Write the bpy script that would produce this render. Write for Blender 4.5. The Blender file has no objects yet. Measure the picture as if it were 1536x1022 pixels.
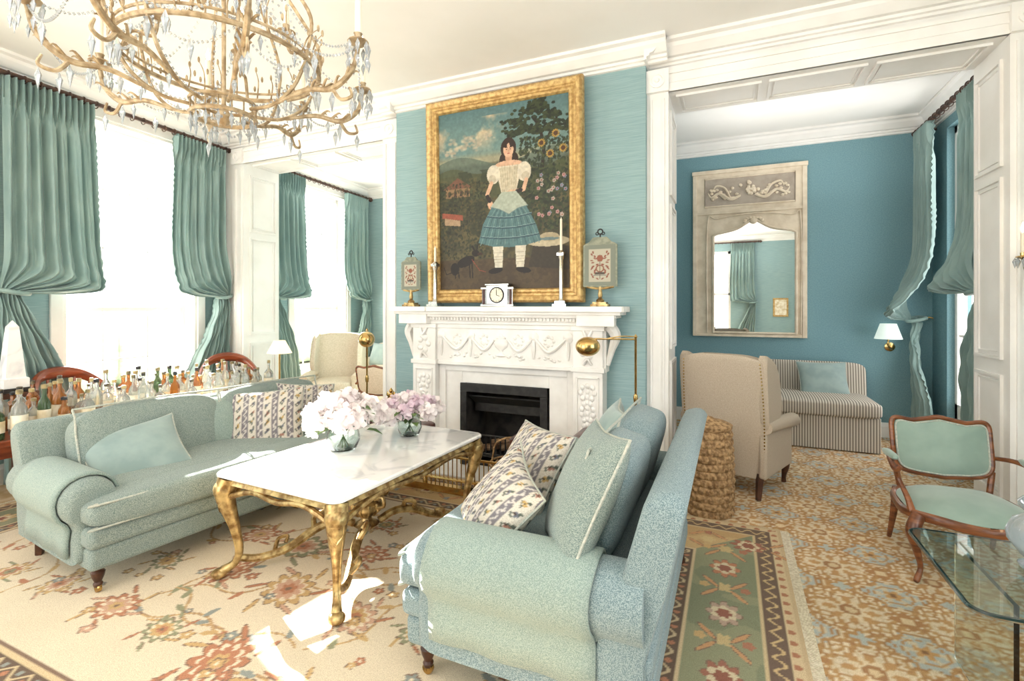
import bpy, math, random
import numpy as np
from mathutils import Vector, Matrix, Euler
random.seed(3); rng=np.random.default_rng(5)
sc=bpy.context.scene
pi=math.pi
# ------------------------------------------------------------ helpers
def l1(c):
    c=c/255.0
    return c/12.92 if c<=.04045 else ((c+.055)/1.055)**2.4
def C(r,g,b): return (l1(r),l1(g),l1(b),1.0)
def nz(N,t,**k):
    n=N.new(t)
    for a,b in k.items(): setattr(n,a,b)
    return n
def mat(name,c1,c2=None,rough=.6,metal=0,scale=20,detail=3,con=(.38,.62),bump=0,bscale=None,trans=0,ior=1.45,
        emit=None,es=0,sheen=0,coat=0,stripes=None,attr=False,transl=0,alpha=1,dist=0):
    m=bpy.data.materials.new(name); m.use_nodes=True
    N=m.node_tree.nodes; L=m.node_tree.links; N.clear()
    out=nz(N,'ShaderNodeOutputMaterial'); p=nz(N,'ShaderNodeBsdfPrincipled')
    L.new(p.outputs[0],out.inputs[0])
    p.inputs['Base Color'].default_value=C(*c1); p.inputs['Roughness'].default_value=rough
    p.inputs['Metallic'].default_value=metal; p.inputs['Transmission Weight'].default_value=trans
    p.inputs['IOR'].default_value=ior; p.inputs['Sheen Weight'].default_value=sheen; p.inputs['Coat Weight'].default_value=coat
    p.inputs['Alpha'].default_value=alpha
    if emit: p.inputs['Emission Color'].default_value=C(*emit); p.inputs['Emission Strength'].default_value=es
    tc=nz(N,'ShaderNodeTexCoord')
    def noise(s,d):
        mp=nz(N,'ShaderNodeMapping'); L.new(tc.outputs['Object'],mp.inputs[0])
        if isinstance(s,tuple): mp.inputs['Scale'].default_value=s; sc1=1.0
        else: sc1=s
        n=nz(N,'ShaderNodeTexNoise'); n.inputs['Scale'].default_value=sc1; n.inputs['Detail'].default_value=d
        n.inputs['Distortion'].default_value=dist
        L.new(mp.outputs[0],n.inputs['Vector']); return n
    if attr:
        a=nz(N,'ShaderNodeAttribute'); a.attribute_name='Col'
        if c2:
            n=noise(scale,detail); mx=nz(N,'ShaderNodeMix',data_type='RGBA',blend_type='MULTIPLY'); mx.inputs[0].default_value=1
            r=nz(N,'ShaderNodeValToRGB'); r.color_ramp.elements[0].position=con[0]; r.color_ramp.elements[1].position=con[1]
            r.color_ramp.elements[0].color=C(*c2); r.color_ramp.elements[1].color=(1,1,1,1)
            L.new(n.outputs[0],r.inputs[0]); L.new(a.outputs['Color'],mx.inputs[6]); L.new(r.outputs[0],mx.inputs[7])
            L.new(mx.outputs[2],p.inputs['Base Color'])
        else: L.new(a.outputs['Color'],p.inputs['Base Color'])
    elif c2:
        r=nz(N,'ShaderNodeValToRGB'); r.color_ramp.elements[0].position=con[0]; r.color_ramp.elements[1].position=con[1]
        r.color_ramp.elements[0].color=C(*c1); r.color_ramp.elements[1].color=C(*c2)
        if stripes:
            sx=nz(N,'ShaderNodeSeparateXYZ'); L.new(tc.outputs['Object'],sx.inputs[0])
            mu=nz(N,'ShaderNodeMath',operation='MULTIPLY'); mu.inputs[1].default_value=stripes[1]
            L.new(sx.outputs[stripes[0]],mu.inputs[0]); si=nz(N,'ShaderNodeMath',operation='SINE'); L.new(mu.outputs[0],si.inputs[0])
            ma=nz(N,'ShaderNodeMath',operation='MULTIPLY_ADD'); ma.inputs[1].default_value=.5; ma.inputs[2].default_value=.5
            L.new(si.outputs[0],ma.inputs[0]); L.new(ma.outputs[0],r.inputs[0])
        else: L.new(noise(scale,detail).outputs[0],r.inputs[0])
        L.new(r.outputs[0],p.inputs['Base Color'])
    if bump:
        n=noise(bscale or scale,3); b=nz(N,'ShaderNodeBump'); b.inputs['Strength'].default_value=bump; b.inputs['Distance'].default_value=.01
        L.new(n.outputs[0],b.inputs['Height']); L.new(b.outputs[0],p.inputs['Normal'])
    if transl:
        t=nz(N,'ShaderNodeBsdfTranslucent'); t.inputs[0].default_value=C(*c1); mx=nz(N,'ShaderNodeMixShader'); mx.inputs[0].default_value=transl
        L.new(p.outputs[0],mx.inputs[1]); L.new(t.outputs[0],mx.inputs[2]); L.new(mx.outputs[0],out.inputs[0])
    return m
def meshobj(name,g,m,smooth=True,bevel=0,seg=3,sub=0,solid=0,parent=None,col=None):
    v,f=g; me=bpy.data.meshes.new(name)
    me.from_pydata([tuple(map(float,q)) for q in v],[],[tuple(map(int,q)) for q in f]); me.update()
    if m: me.materials.append(m)
    if smooth:
        me.polygons.foreach_set('use_smooth',[True]*len(me.polygons))
        try: me.set_sharp_from_angle(angle=math.radians(42))
        except Exception: pass
    if col is not None:
        a=me.color_attributes.new('Col','FLOAT_COLOR','POINT'); a.data.foreach_set('color',np.asarray(col,dtype=np.float32).ravel())
    o=bpy.data.objects.new(name,me); sc.collection.objects.link(o)
    if bevel:
        b=o.modifiers.new('b','BEVEL'); b.width=bevel; b.segments=seg; b.limit_method='ANGLE'; b.angle_limit=.6
    if solid:
        b=o.modifiers.new('s','SOLIDIFY'); b.thickness=solid; b.offset=0
    if sub:
        b=o.modifiers.new('u','SUBSURF'); b.levels=sub; b.render_levels=sub
    if parent: o.parent=parent
    return o
class G:
    def __init__(s,name,loc=(0,0,0),rz=0,rx=0,sc_=1):
        s.e=bpy.data.objects.new(name,None); sc.collection.objects.link(s.e); s.e.empty_display_size=.1
        s.e.location=loc; s.e.rotation_euler=(rx,0,rz); s.e.scale=(sc_,sc_,sc_)
    def add(s,name,g,m,**k): return meshobj(name,g,m,parent=s.e,**k)
def join(L):
    V=[];F=[];o=0
    for v,f in L:
        V.extend([tuple(q) for q in v]); F.extend([tuple(i+o for i in q) for q in f]); o+=len(v)
    return V,F
def tf(g,M): return [tuple(M@Vector(q)) for q in g[0]],g[1]
def T(x,y,z): return Matrix.Translation((x,y,z))
def R(a,ax): return Matrix.Rotation(a,4,ax)
def box(lo,hi):
    x0,y0,z0=lo;x1,y1,z1=hi
    v=[(x0,y0,z0),(x1,y0,z0),(x1,y1,z0),(x0,y1,z0),(x0,y0,z1),(x1,y0,z1),(x1,y1,z1),(x0,y1,z1)]
    return v,[(0,3,2,1),(4,5,6,7),(0,1,5,4),(1,2,6,5),(2,3,7,6),(3,0,4,7)]
def lathe(prof,n=20,c=(0,0,0),cap=True):
    V=[];F=[]
    for r,z in prof:
        for i in range(n):
            a=2*pi*i/n; V.append((c[0]+r*math.cos(a),c[1]+r*math.sin(a),c[2]+z))
    for j in range(len(prof)-1):
        for i in range(n):
            F.append((j*n+i,j*n+(i+1)%n,(j+1)*n+(i+1)%n,(j+1)*n+i))
    if cap:
        F.append(tuple(range(n))[::-1]); F.append(tuple(range((len(prof)-1)*n,len(prof)*n)))
    return V,F
def loft(rings,cap=True,closed=True):
    n=len(rings[0]); V=[p for r in rings for p in r]; F=[]
    for j in range(len(rings)-1):
        for i in range(n if closed else n-1):
            F.append((j*n+i,j*n+(i+1)%n,(j+1)*n+(i+1)%n,(j+1)*n+i))
    if cap and closed:
        F.append(tuple(range(n))[::-1]); F.append(tuple(range((len(rings)-1)*n,len(rings)*n)))
    return V,F
def cr(P,k,closed=False):
    P=np.array(P,float); n=len(P); out=[]
    for i in range(n if closed else n-1):
        if closed: p0,p1,p2,p3=P[i-1],P[i],P[(i+1)%n],P[(i+2)%n]
        else: p0,p1,p2,p3=P[max(i-1,0)],P[i],P[i+1],P[min(i+2,n-1)]
        for j in range(k):
            t=j/k; out.append(.5*(2*p1+(-p0+p2)*t+(2*p0-5*p1+4*p2-p3)*t*t+(-p0+3*p1-3*p2+p3)*t**3))
    if not closed: out.append(P[-1])
    return np.array(out)
def vtube(pts,r=.01,k=5,n=8,closed=False,flat=1.0):
    rr=r if hasattr(r,'__len__') else [r]*len(pts)
    Q=[tuple(p)+(q,) for p,q in zip(pts,rr)]
    if k>1: Q=cr(Q,k,closed)
    else: Q=np.array(Q,float)
    P=[Vector(q[:3]) for q in Q]; rad=[max(q[3],.0005) for q in Q]; m=len(P); rings=[]; up=None
    for i in range(m):
        if closed: t=P[(i+1)%m]-P[i-1]
        else: t=P[min(i+1,m-1)]-P[max(i-1,0)]
        if t.length<1e-9: t=Vector((0,0,1))
        t.normalize()
        if up is None:
            up=Vector((0,0,1)) if abs(t.z)<.9 else Vector((1,0,0))
        up=(up-t*up.dot(t))
        if up.length<1e-6: up=t.orthogonal()
        up.normalize(); s=t.cross(up)
        rings.append([tuple(P[i]+(up*math.sin(2*pi*j/n)*flat+s*math.cos(2*pi*j/n))*rad[i]) for j in range(n)])
    g=loft(rings,cap=not closed)
    if closed:
        V,F=g; o=(m-1)*n
        for j in range(n): F.append((o+j,o+(j+1)%n,(j+1)%n,j))
    return g
def ring(c,r,rad,n=40,m=6): return vtube([(c[0]+r*math.cos(2*pi*i/n),c[1]+r*math.sin(2*pi*i/n),c[2]) for i in range(n)],rad,k=1,n=m,closed=True)
def cyl(a,b,r,n=12): return vtube([a,b],r,k=1,n=n)
def sbox(c,s,e1=.25,e2=.25,nu=40,nv=24,puff=0):
    def p(x,e): return math.copysign(abs(x)**e,x)
    rings=[]
    for j in range(nv+1):
        h=-pi/2+pi*j/nv; h=max(min(h,pi/2-.02),-pi/2+.02)
        rg=[]
        for i in range(nu):
            w=2*pi*i/nu+.001
            x=s[0]/2*p(math.cos(h),e1)*p(math.cos(w),e2); y=s[1]/2*p(math.cos(h),e1)*p(math.sin(w),e2)
            z=s[2]/2*p(math.sin(h),e1)
            z+=puff*math.copysign(1,z)*max(0,(1-(2*x/s[0])**2)*(1-(2*y/s[1])**2))
            rg.append((c[0]+x,c[1]+y,c[2]+z))
        rings.append(rg)
    return loft(rings)
def pillow(w,h,t,n=22,pinch=.09):
    V=[];F=[]
    for sgn in (1,-1):
        o=len(V)
        for j in range(n+1):
            for i in range(n+1):
                u=-math.cos(pi*i/n); v=-math.cos(pi*j/n)
                x=u*w/2*(1-pinch*(1-v*v)*abs(u)); y=v*h/2*(1-pinch*(1-u*u)*abs(v))
                z=sgn*t/2*max(0,(1-u*u)*(1-v*v))**.42
                V.append((x,y,z+.006*math.sin(7*x/w+3*y/h)))
        for j in range(n):
            for i in range(n):
                a=o+j*(n+1)+i; q=(a,a+1,a+n+2,a+n+1); F.append(q if sgn>0 else q[::-1])
    return V,F
def pillow_pipe(w,h,pinch=.09,r=.006):
    pts=[]; m=10
    for s in range(4):
        for i in range(m):
            q=-1+2*i/m
            u,v=[(q,-1),(1,q),(-q,1),(-1,-q)][s]
            x=u*w/2*(1-pinch*(1-v*v)*abs(u)); y=v*h/2*(1-pinch*(1-u*u)*abs(v)); pts.append((x,y,.006*math.sin(7*x/w+3*y/h)))
    return vtube(pts,r,k=1,n=6,closed=True)
def puff(out,t,k=8,z0=0):
    cx=sum(p[0] for p in out)/len(out); cy=sum(p[1] for p in out)/len(out); rings=[[ (p[0],p[1],z0) for p in out]]
    for j in range(k+1):
        r=1-j/k*.98; rings.append([(cx+(p[0]-cx)*r,cy+(p[1]-cy)*r,z0+t*(1-r**3)+.003) for p in out])
    return loft(rings)
def sstep(a,b,x):
    t=min(1,max(0,(x-a)/(b-a))); return t*t*(3-2*t)
# ---------------------------------------------------------- canvas (vertex painted flat things)
def fbm(nx,ny,base=4,octv=5,seed=0,asp=1):
    r=np.random.default_rng(seed); out=np.zeros((ny,nx)); amp=1;tot=0
    for o in range(octv):
        gx=int(base*2**o)+2; gy=int(base*asp*2**o)+2; g=r.random((gy,gx))
        x=np.linspace(0,gx-1.001,nx); y=np.linspace(0,gy-1.001,ny); xi=x.astype(int); yi=y.astype(int)
        fx=(x-xi); fy=(y-yi); fx=fx*fx*(3-2*fx); fy=fy*fy*(3-2*fy); fx=fx[None,:]; fy=fy[:,None]
        a=g[np.ix_(yi,xi)];b=g[np.ix_(yi,xi+1)];c=g[np.ix_(yi+1,xi)];d=g[np.ix_(yi+1,xi+1)]
        out+=amp*((a*(1-fx)+b*fx)*(1-fy)+(c*(1-fx)+d*fx)*fy); tot+=amp; amp*=.55
    return out/tot
class Cv:
    def __init__(s,w,h,res,base):
        s.w,s.h=w,h; s.nx=int(w/res)+1; s.ny=int(h/res)+1; s.x=np.linspace(0,w,s.nx); s.y=np.linspace(0,h,s.ny)
        s.X,s.Y=np.meshgrid(s.x,s.y); s.I=np.ones((s.ny,s.nx,3))*np.array(base,float)
    def win(s,x0,x1,y0,y1):
        return (slice(max(0,np.searchsorted(s.y,y0)-1),np.searchsorted(s.y,y1)+1),slice(max(0,np.searchsorted(s.x,x0)-1),np.searchsorted(s.x,x1)+1))
    def put(s,sl,m,col,al=1.0):
        I=s.I[sl]
        if I.size==0: return
        a=(m*al)[...,None]; s.I[sl]=I*(1-a)+np.array(col,float)*a
    def ell(s,cx,cy,a,b,col,rot=0,al=1,soft=.0):
        r=max(a,b)*1.3; sl=s.win(cx-r,cx+r,cy-r,cy+r); X=s.X[sl]-cx;Y=s.Y[sl]-cy;c=math.cos(rot);q=math.sin(rot)
        d=((X*c+Y*q)/a)**2+((-X*q+Y*c)/b)**2
        s.put(sl,(d<1).astype(float) if not soft else np.clip((1-d)/soft,0,1),col,al)
    def ros(s,cx,cy,r,n,col,dep=.25,rot=0,al=1,asp=1,tilt=0):
        sl=s.win(cx-r*1.5,cx+r*1.5,cy-r*1.5,cy+r*1.5); X=s.X[sl]-cx;Y=s.Y[sl]-cy
        c=math.cos(tilt);q=math.sin(tilt); X,Y=X*c+Y*q,(-X*q+Y*c)/asp
        d=np.hypot(X,Y); a=np.arctan2(Y,X); s.put(sl,(d<r*(1-dep+dep*np.abs(np.cos(n/2*(a+rot))))).astype(float),col,al)
    def line(s,pts,w,col,al=1):
        for p,q in zip(pts[:-1],pts[1:]):
            sl=s.win(min(p[0],q[0])-w,max(p[0],q[0])+w,min(p[1],q[1])-w,max(p[1],q[1])+w); X=s.X[sl];Y=s.Y[sl]
            dx,dy=q[0]-p[0],q[1]-p[1]; L2=dx*dx+dy*dy+1e-12; t=np.clip(((X-p[0])*dx+(Y-p[1])*dy)/L2,0,1)
            s.put(sl,(np.hypot(X-p[0]-t*dx,Y-p[1]-t*dy)<w/2).astype(float),col,al)
    def poly(s,P,col,al=1):
        xs=[p[0] for p in P];ys=[p[1] for p in P]; sl=s.win(min(xs),max(xs),min(ys),max(ys)); X=s.X[sl];Y=s.Y[sl]; m=np.zeros(X.shape,bool)
        for (x0,y0),(x1,y1) in zip(P,P[1:]+P[:1]):
            if y0==y1: continue
            m^=((y0>Y)!=(y1>Y))&(X<(x1-x0)*(Y-y0)/(y1-y0)+x0)
        s.put(sl,m.astype(float),col,al)
    def colors(s):
        I=np.clip(s.I,0,255)/255; Ln=np.where(I<=.04045,I/12.92,((I+.055)/1.055)**2.4)
        return np.concatenate([Ln.reshape(-1,3),np.ones((Ln.shape[0]*Ln.shape[1],1))],1)
    def mesh(s,fn):
        V=fn(s.X,s.Y); V=np.stack([np.broadcast_to(q,s.X.shape) for q in V],-1).reshape(-1,3)
        idx=np.arange(s.nx*s.ny).reshape(s.ny,s.nx)
        F=np.stack([idx[:-1,:-1],idx[:-1,1:],idx[1:,1:],idx[1:,:-1]],-1).reshape(-1,4)
        return V.tolist(),F.tolist()
# ------------------------------------------------------------ materials
M_white=mat('white_paint',(236,233,228),(243,241,237),rough=.45,scale=3)
M_ceil=mat('ceiling_paint',(238,236,231),(242,240,236),rough=.8,scale=2)
M_teal=mat('teal_wallcovering',(134,163,166),(150,177,178),rough=.75,scale=(6,6,220),bump=.12)
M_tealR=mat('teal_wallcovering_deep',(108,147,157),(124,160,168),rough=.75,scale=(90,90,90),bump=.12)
M_curt=mat('curtain_silk',(130,158,155),(148,174,169),rough=.40,scale=(9,9,3),sheen=.3,transl=.12)
M_rod=mat('dark_rod',(60,42,36),(84,60,48),rough=.4,scale=20)
M_tweed=mat('tweed_upholstery',(104,122,120),(152,163,155),rough=.9,scale=330,detail=0,con=(.40,.60),bump=.3,sheen=.15)
M_tweedB=mat('tweed_blue',(98,120,126),(144,160,162),rough=.9,scale=330,detail=0,con=(.40,.60),bump=.3,sheen=.15)
M_throw=mat('arm_cap_cloth',(122,142,136),(154,168,160),rough=.9,scale=330,detail=0,con=(.40,.60),bump=.25,sheen=.15)
M_pipe=mat('piping',(188,188,176),(160,168,160),rough=.8,scale=90)
M_velvet=mat('seafoam_velvet',(134,156,144),(148,168,156),rough=.8,scale=6,sheen=.5)
M_pteal=mat('pillow_teal',(128,148,145),(142,160,156),rough=.8,scale=8,sheen=.4)
M_linen=mat('linen_beige',(176,160,142),(198,184,164),rough=.9,scale=260,bump=.3)
M_cream=mat('cream_upholstery',(210,196,172),(222,208,188),rough=.9,scale=60)
M_stripe=mat('ticking_stripe',(126,118,108),(206,198,184),rough=.9,stripes=(0,250),con=(.3,.6))
M_wood=mat('walnut',(92,50,28),(140,84,48),rough=.35,scale=(8,8,40),coat=.3)
M_red=mat('mahogany',(104,48,28),(142,70,42),rough=.3,scale=(6,6,30),coat=.4)
M_dwood=mat('dark_leg',(62,36,24),(88,54,36),rough=.35,scale=20)
M_gilt=mat('aged_gilt',(132,102,62),(206,180,126),rough=.35,metal=.7,scale=22,bump=.25)
M_gframe=mat('gilt_frame',(172,136,82),(210,178,118),rough=.4,metal=.35,scale=30,bump=.3)
M_brass=mat('brass',(190,154,94),(216,186,126),rough=.22,metal=1,scale=10)
M_chand=mat('chandelier_gilt',(146,124,94),(194,174,142),rough=.45,metal=.35,scale=30,bump=.3)
M_silver=mat('silver',(190,188,184),(220,218,214),rough=.2,metal=1,scale=12)
M_marble=mat('white_marble',(210,210,212),(242,240,238),rough=.1,scale=5,detail=8,con=(.34,.48),coat=.4,dist=1.2)
M_mantel=mat('mantel_marble',(232,228,222),(243,240,235),rough=.35,scale=5,detail=6)
M_wax=mat('candle_wax',(238,228,206),rough=.5)
M_flame=mat('flame_bulb',(255,230,190),emit=(255,225,180),es=14)
M_crys=mat('crystal',(216,222,228),rough=.02,trans=.7,ior=1.6)
M_glass=mat('clear_glass',(235,245,242),rough=.01,trans=1,ior=1.45)
M_amber=mat('amber_spirit',(190,124,60),rough=.05,trans=.6)
M_greenb=mat('green_bottle',(84,110,74),rough=.06,trans=.5)
M_clearb=mat('clear_bottle',(226,230,226),rough=.05,trans=.8)
M_label=mat('paper_label',(240,232,214),(206,188,150),rough=.7,scale=12)
M_caps=mat('bottle_caps',(40,40,44),(190,170,120),rough=.4,scale=6)
M_black=mat('black_iron',(26,25,25),(44,42,40),rough=.5,scale=20)
M_fire=mat('firebox_soot',(36,33,32),(62,56,52),rough=.9,scale=8)
M_leath=mat('oxblood_leather',(62,34,30),(92,52,44),rough=.32,scale=20,coat=.2)
M_basket=mat('seagrass',(126,96,64),(184,150,108),rough=.85,scale=40,bump=.5)
M_mirror=mat('mirror_glass',(236,238,238),rough=.01,metal=1)
M_trum=mat('antique_cream',(212,196,172),(228,214,192),rough=.6,scale=9,detail=6)
M_shade=mat('lamp_shade',(246,236,214),rough=.8,transl=.5,emit=(255,236,200),es=.7)
M_shadeB=mat('lamp_shade_pale',(226,236,232),rough=.8,transl=.4,emit=(240,245,240),es=.35)
M_attr=mat('woven_pile',(200,200,200),(220,216,212),rough=.95,attr=True,scale=300,con=(.35,.6),bump=.25)
M_paint=mat('oil_paint',(200,200,200),rough=.5,attr=True,bump=.08,bscale=120)
M_needle=mat('needlepoint',(200,200,200),(220,216,210),rough=.95,attr=True,scale=300,con=(.35,.6),bump=.3)
M_fring=mat('fringe',(228,218,196),(204,190,164),rough=.95,scale=80)
M_petal=mat('petal_white',(250,240,240),(254,250,248),rough=.6,scale=14,transl=.3)
M_petal2=mat('petal_lilac',(240,218,230),(250,240,244),rough=.6,scale=14,transl=.3)
M_leaf=mat('leaf_green',(80,112,62),(122,150,88),rough=.5,scale=12,transl=.2)
M_hedge=mat('hedge',(158,172,144),(190,202,172),rough=.9,scale=6,bump=1)
M_bounce_ground=mat('pale_bounce_ground',(222,216,204),(234,230,220),rough=.9,scale=2)  # ground kept pale so it bounces light up to the ceilings
M_beigefl=mat('carpet_beige',(216,196,162),(190,160,118),rough=.95,scale=9,detail=4)
M_spot=mat('downlight_bulb',(255,240,210),emit=(255,235,200),es=6)
M_grey=mat('vent_grey',(120,118,114),rough=.6)
CE=3.62
# ============================================================ ROOM SHELL
meshobj('floor',box((-6.6,-3.1,-.1),(2.7,7.6,0)),M_beigefl,smooth=False)
meshobj('ceiling',box((-6.6,-3.1,CE),(2.7,7.6,CE+.1)),M_ceil,smooth=False)
ox0,ox1,oz=-2.31,-1.45,.79
meshobj('wall_chimney_breast',join([box((-3.1,4.1,0),(ox0,4.69,CE)),box((ox1,4.1,0),(-.63,4.69,CE)),box((ox0,4.1,oz),(ox1,4.69,CE)),box((ox0,4.55,0),(ox1,4.69,oz))]),M_teal,smooth=False)
oh=3.24
meshobj('wall_partition',join([box((-6.1,4.2,0),(-5.42,4.68,CE)),box((-5.42,4.2,oh),(-3.32,4.68,CE)),box((-3.32,4.2,0),(-3.1,4.68,CE)),
    box((-.63,4.2,0),(-.46,4.68,CE)),box((-.46,4.2,oh),(1.63,4.68,CE)),box((1.63,4.2,0),(2.7,4.68,CE))]),M_white,smooth=False)
meshobj('wall_back_left',box((-6.6,7.2,0),(-3.2,7.35,CE)),M_teal,smooth=False)
meshobj('wall_side_left',box((-3.32,4.69,0),(-3.2,7.2,CE)),M_teal,smooth=False)
meshobj('wall_back_right',box((-1.2,6.9,0),(2.3,7.05,CE)),M_tealR,smooth=False)
meshobj('wall_side_middle',box((-1.3,4.69,0),(-1.2,6.9,CE)),M_tealR,smooth=False)
meshobj('wall_right_inner',join([box((2.05,4.68,0),(2.25,5.35,CE)),box((2.05,6.5,0),(2.25,6.9,CE)),box((2.05,5.35,3.35),(2.25,6.5,CE)),box((2.05,5.35,0),(2.25,6.5,.1))]),M_tealR,smooth=False)
meshobj('wall_right',join([box((2.4,-3,0),(2.6,-.8,CE)),box((2.4,1.8,0),(2.6,4.2,CE)),box((2.4,-.8,3.3),(2.6,1.8,CE)),box((2.4,-.8,0),(2.6,1.8,.4))]),M_teal,smooth=False)  # out of view; the opening is put in to let light through
meshobj('wall_rear',join([box((-2.3,-3,0),(-1.3,-2.85,CE)),box((.0,-3,0),(2.4,-2.85,CE)),box((-1.3,-3,3.2),(0,-2.85,CE)),box((-1.3,-3,0),(0,-2.85,.5))]),M_teal,smooth=False)
SK=math.radians(5.48)
WL=G('wall_left',(-5.43,0,0),rz=SK)
wins=[(-.1,1.25),(2.5,3.85),(5.4,6.65)]  # first opening is out of view, added for more light
zs,zt=.35,3.36
bx=[]; last=-3.0
for a,b in wins:
    bx.append(box((-.3,last,0),(0,a,CE))); bx.append(box((-.3,a,0),(0,b,zs))); bx.append(box((-.3,a,zt),(0,b,CE))); last=b
bx.append(box((-.3,last,0),(0,7.7,CE)))
WL.add('wall_surface',join(bx),M_teal,smooth=False)
for i,(a,b) in enumerate(wins):
    W=G('window_%d'%(i+1),(-5.43,0,0),rz=SK); P=[]
    for q in ((a-.0,a+.03),(b-.03,b)): P.append(box((-.28,q[0],zs),(.015,q[1],zt)))
    P.append(box((-.28,a,zt-.03),(.015,b,zt))); P.append(box((-.28,a,zs),(.06,b,zs+.04)))
    W.add('reveal',join(P),M_white,smooth=False)
    P=[];n0,n1=-.2,-.15
    P+=[box((n0,a+.03,zs+.04),(n1,a+.08,zt-.03)),box((n0,b-.08,zs+.04),(n1,b-.03,zt-.03)),box((n0,a,zs+.04),(n1,b,zs+.12)),box((n0,a,zt-.09),(n1,b,zt-.03)),box((n0-.02,a,1.45),(n1,b,1.49))]
    for k in (1,2): 
        y=a+(b-a)*k/3; P.append(box((n0+.02,y-.006,zs+.1),(n1-.015,y+.006,zt-.1)))
    for z in (.95,2.1,2.7): P.append(box((n0+.02,a+.03,z-.006),(n1-.015,b-.03,z+.006)))
    W.add('sash',join(P),M_white,smooth=False)
    P=[]
    for y0,y1 in ((a-.1,a),(b,b+.1)): P.append(box((0,y0,zs-.1),(.03,y1,zt+.1)))
    P.append(box((0,a-.1,zt),(.03,b+.1,zt+.1)))
    W.add('architrave',join(P),M_white,smooth=False,bevel=.008)
W=G('window_4',(2.15,5.92,0)); P=[box((-.04,-.57,.1),(.04,-.51,3.35)),box((-.04,.51,.1),(.04,.57,3.35)),box((-.04,-.57,3.28),(.04,.57,3.35)),box((-.04,-.02,.1),(.04,.04,3.3)),box((-.04,-.57,.1),(.04,.57,.5))]
for z in (1.2,1.9,2.6): P.append(box((-.02,-.57,z-.012),(.02,.57,z+.012)))
W.add('sash',join(P),M_white,smooth=False)
W=G('window_5',(-.65,-2.92,0)); P=[box((-.65,-.04,.5),(-.58,.04,3.2)),box((.58,-.04,.5),(.65,.04,3.2)),box((-.65,-.04,1.85),(.65,.04,1.91)),box((-.65,-.04,3.12),(.65,.04,3.2)),box((-.65,-.04,.5),(.65,.04,.6)),box((-.23,-.03,.5),(-.2,.03,3.2)),box((.2,-.03,.5),(.23,.03,3.2))]
W.add('sash',join(P),M_white,smooth=False)
cp=[(0,CE),(.17,CE),(.17,CE-.025),(.135,CE-.035),(.12,CE-.06),(.07,CE-.11),(.045,CE-.115),(.04,CE-.135),(.02,CE-.14),(.02,CE-.16),(0,CE-.165)]
def ext(prof,p0,p1,nrm):
    rings=[]
    for p in (p0,p1): rings.append([(p[0]+nrm[0]*a,p[1]+nrm[1]*a,z) for a,z in prof])
    return loft(rings)
cr_=[ext(cp,(-3.27,4.1),(-.46,4.1),(0,-1)),ext(cp,(-3.1,4.0),(-3.1,4.25),(-1,0)),ext(cp,(-.63,4.0),(-.63,4.25),(1,0)),ext(cp,(-6.1,4.2),(-3.1,4.2),(0,-1)),ext(cp,(-.63,4.2),(2.4,4.2),(0,-1)),
     ext(cp,(-1.2,6.9),(2.05,6.9),(0,-1)),ext(cp,(2.05,4.68),(2.05,6.9),(-1,0)),ext(cp,(-6.3,7.2),(-3.3,7.2),(0,-1)),ext(cp,(2.4,-2.8),(2.4,4.2),(-1,0)),ext(cp,(-2.3,-2.85),(2.4,-2.85),(0,1))]
meshobj('trim_crown',join(cr_),M_white,smooth=False)
WC=G('trim_crown_window_side',(-5.43,0,0),rz=SK); WC.add('crown',ext(cp,(0,-2.9),(0,7.4),(1,0)),M_white,smooth=False)
bp=[(0,0),(.03,0),(.03,.13),(.02,.15),(.012,.17),(0,.17)]
meshobj('baseboard_back',join([ext(bp,(-1.2,6.9),(2.05,6.9),(0,-1)),ext(bp,(-6.3,7.2),(-3.3,7.2),(0,-1))]),M_white,smooth=False)
meshobj('baseboard_chimney',join([ext(bp,(-3.1,4.1),(-2.9,4.1),(0,-1)),ext(bp,(-.85,4.1),(-.63,4.1),(0,-1))]),M_white,smooth=False)
WC=G('baseboard_left',(-5.43,0,0),rz=SK); WC.add('board',ext(bp,(0,-2.9),(0,7.4),(1,0)),M_white,smooth=False)
def fr_y(Y,x0,x1,z0,z1,w=.02,t=.018):
    return [box((x0,Y-t,z0),(x0+w,Y,z1)),box((x1-w,Y-t,z0),(x1,Y,z1)),box((x0+w,Y-t,z0),(x1-w,Y,z0+w)),box((x0+w,Y-t,z1-w),(x1-w,Y,z1))]
def fr_x(X,y0,y1,z0,z1,s,w=.02,t=.018):
    a,b=(X,X+t*s) if s>0 else (X+t*s,X)
    return [box((a,y0,z0),(b,y0+w,z1)),box((a,y1-w,z0),(b,y1,z1)),box((a,y0+w,z0),(b,y1-w,z0+w)),box((a,y0+w,z1-w),(b,y1-w,z1))]
def fr_z(Z,x0,x1,y0,y1,w=.02,t=.018):
    return [box((x0,y0,Z-t),(x0+w,y1,Z)),box((x1-w,y0,Z-t),(x1,y1,Z)),box((x0+w,y0,Z-t),(x1-w,y0+w,Z)),box((x0+w,y1-w,Z-t),(x1-w,y1,Z))]
P=[]
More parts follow.
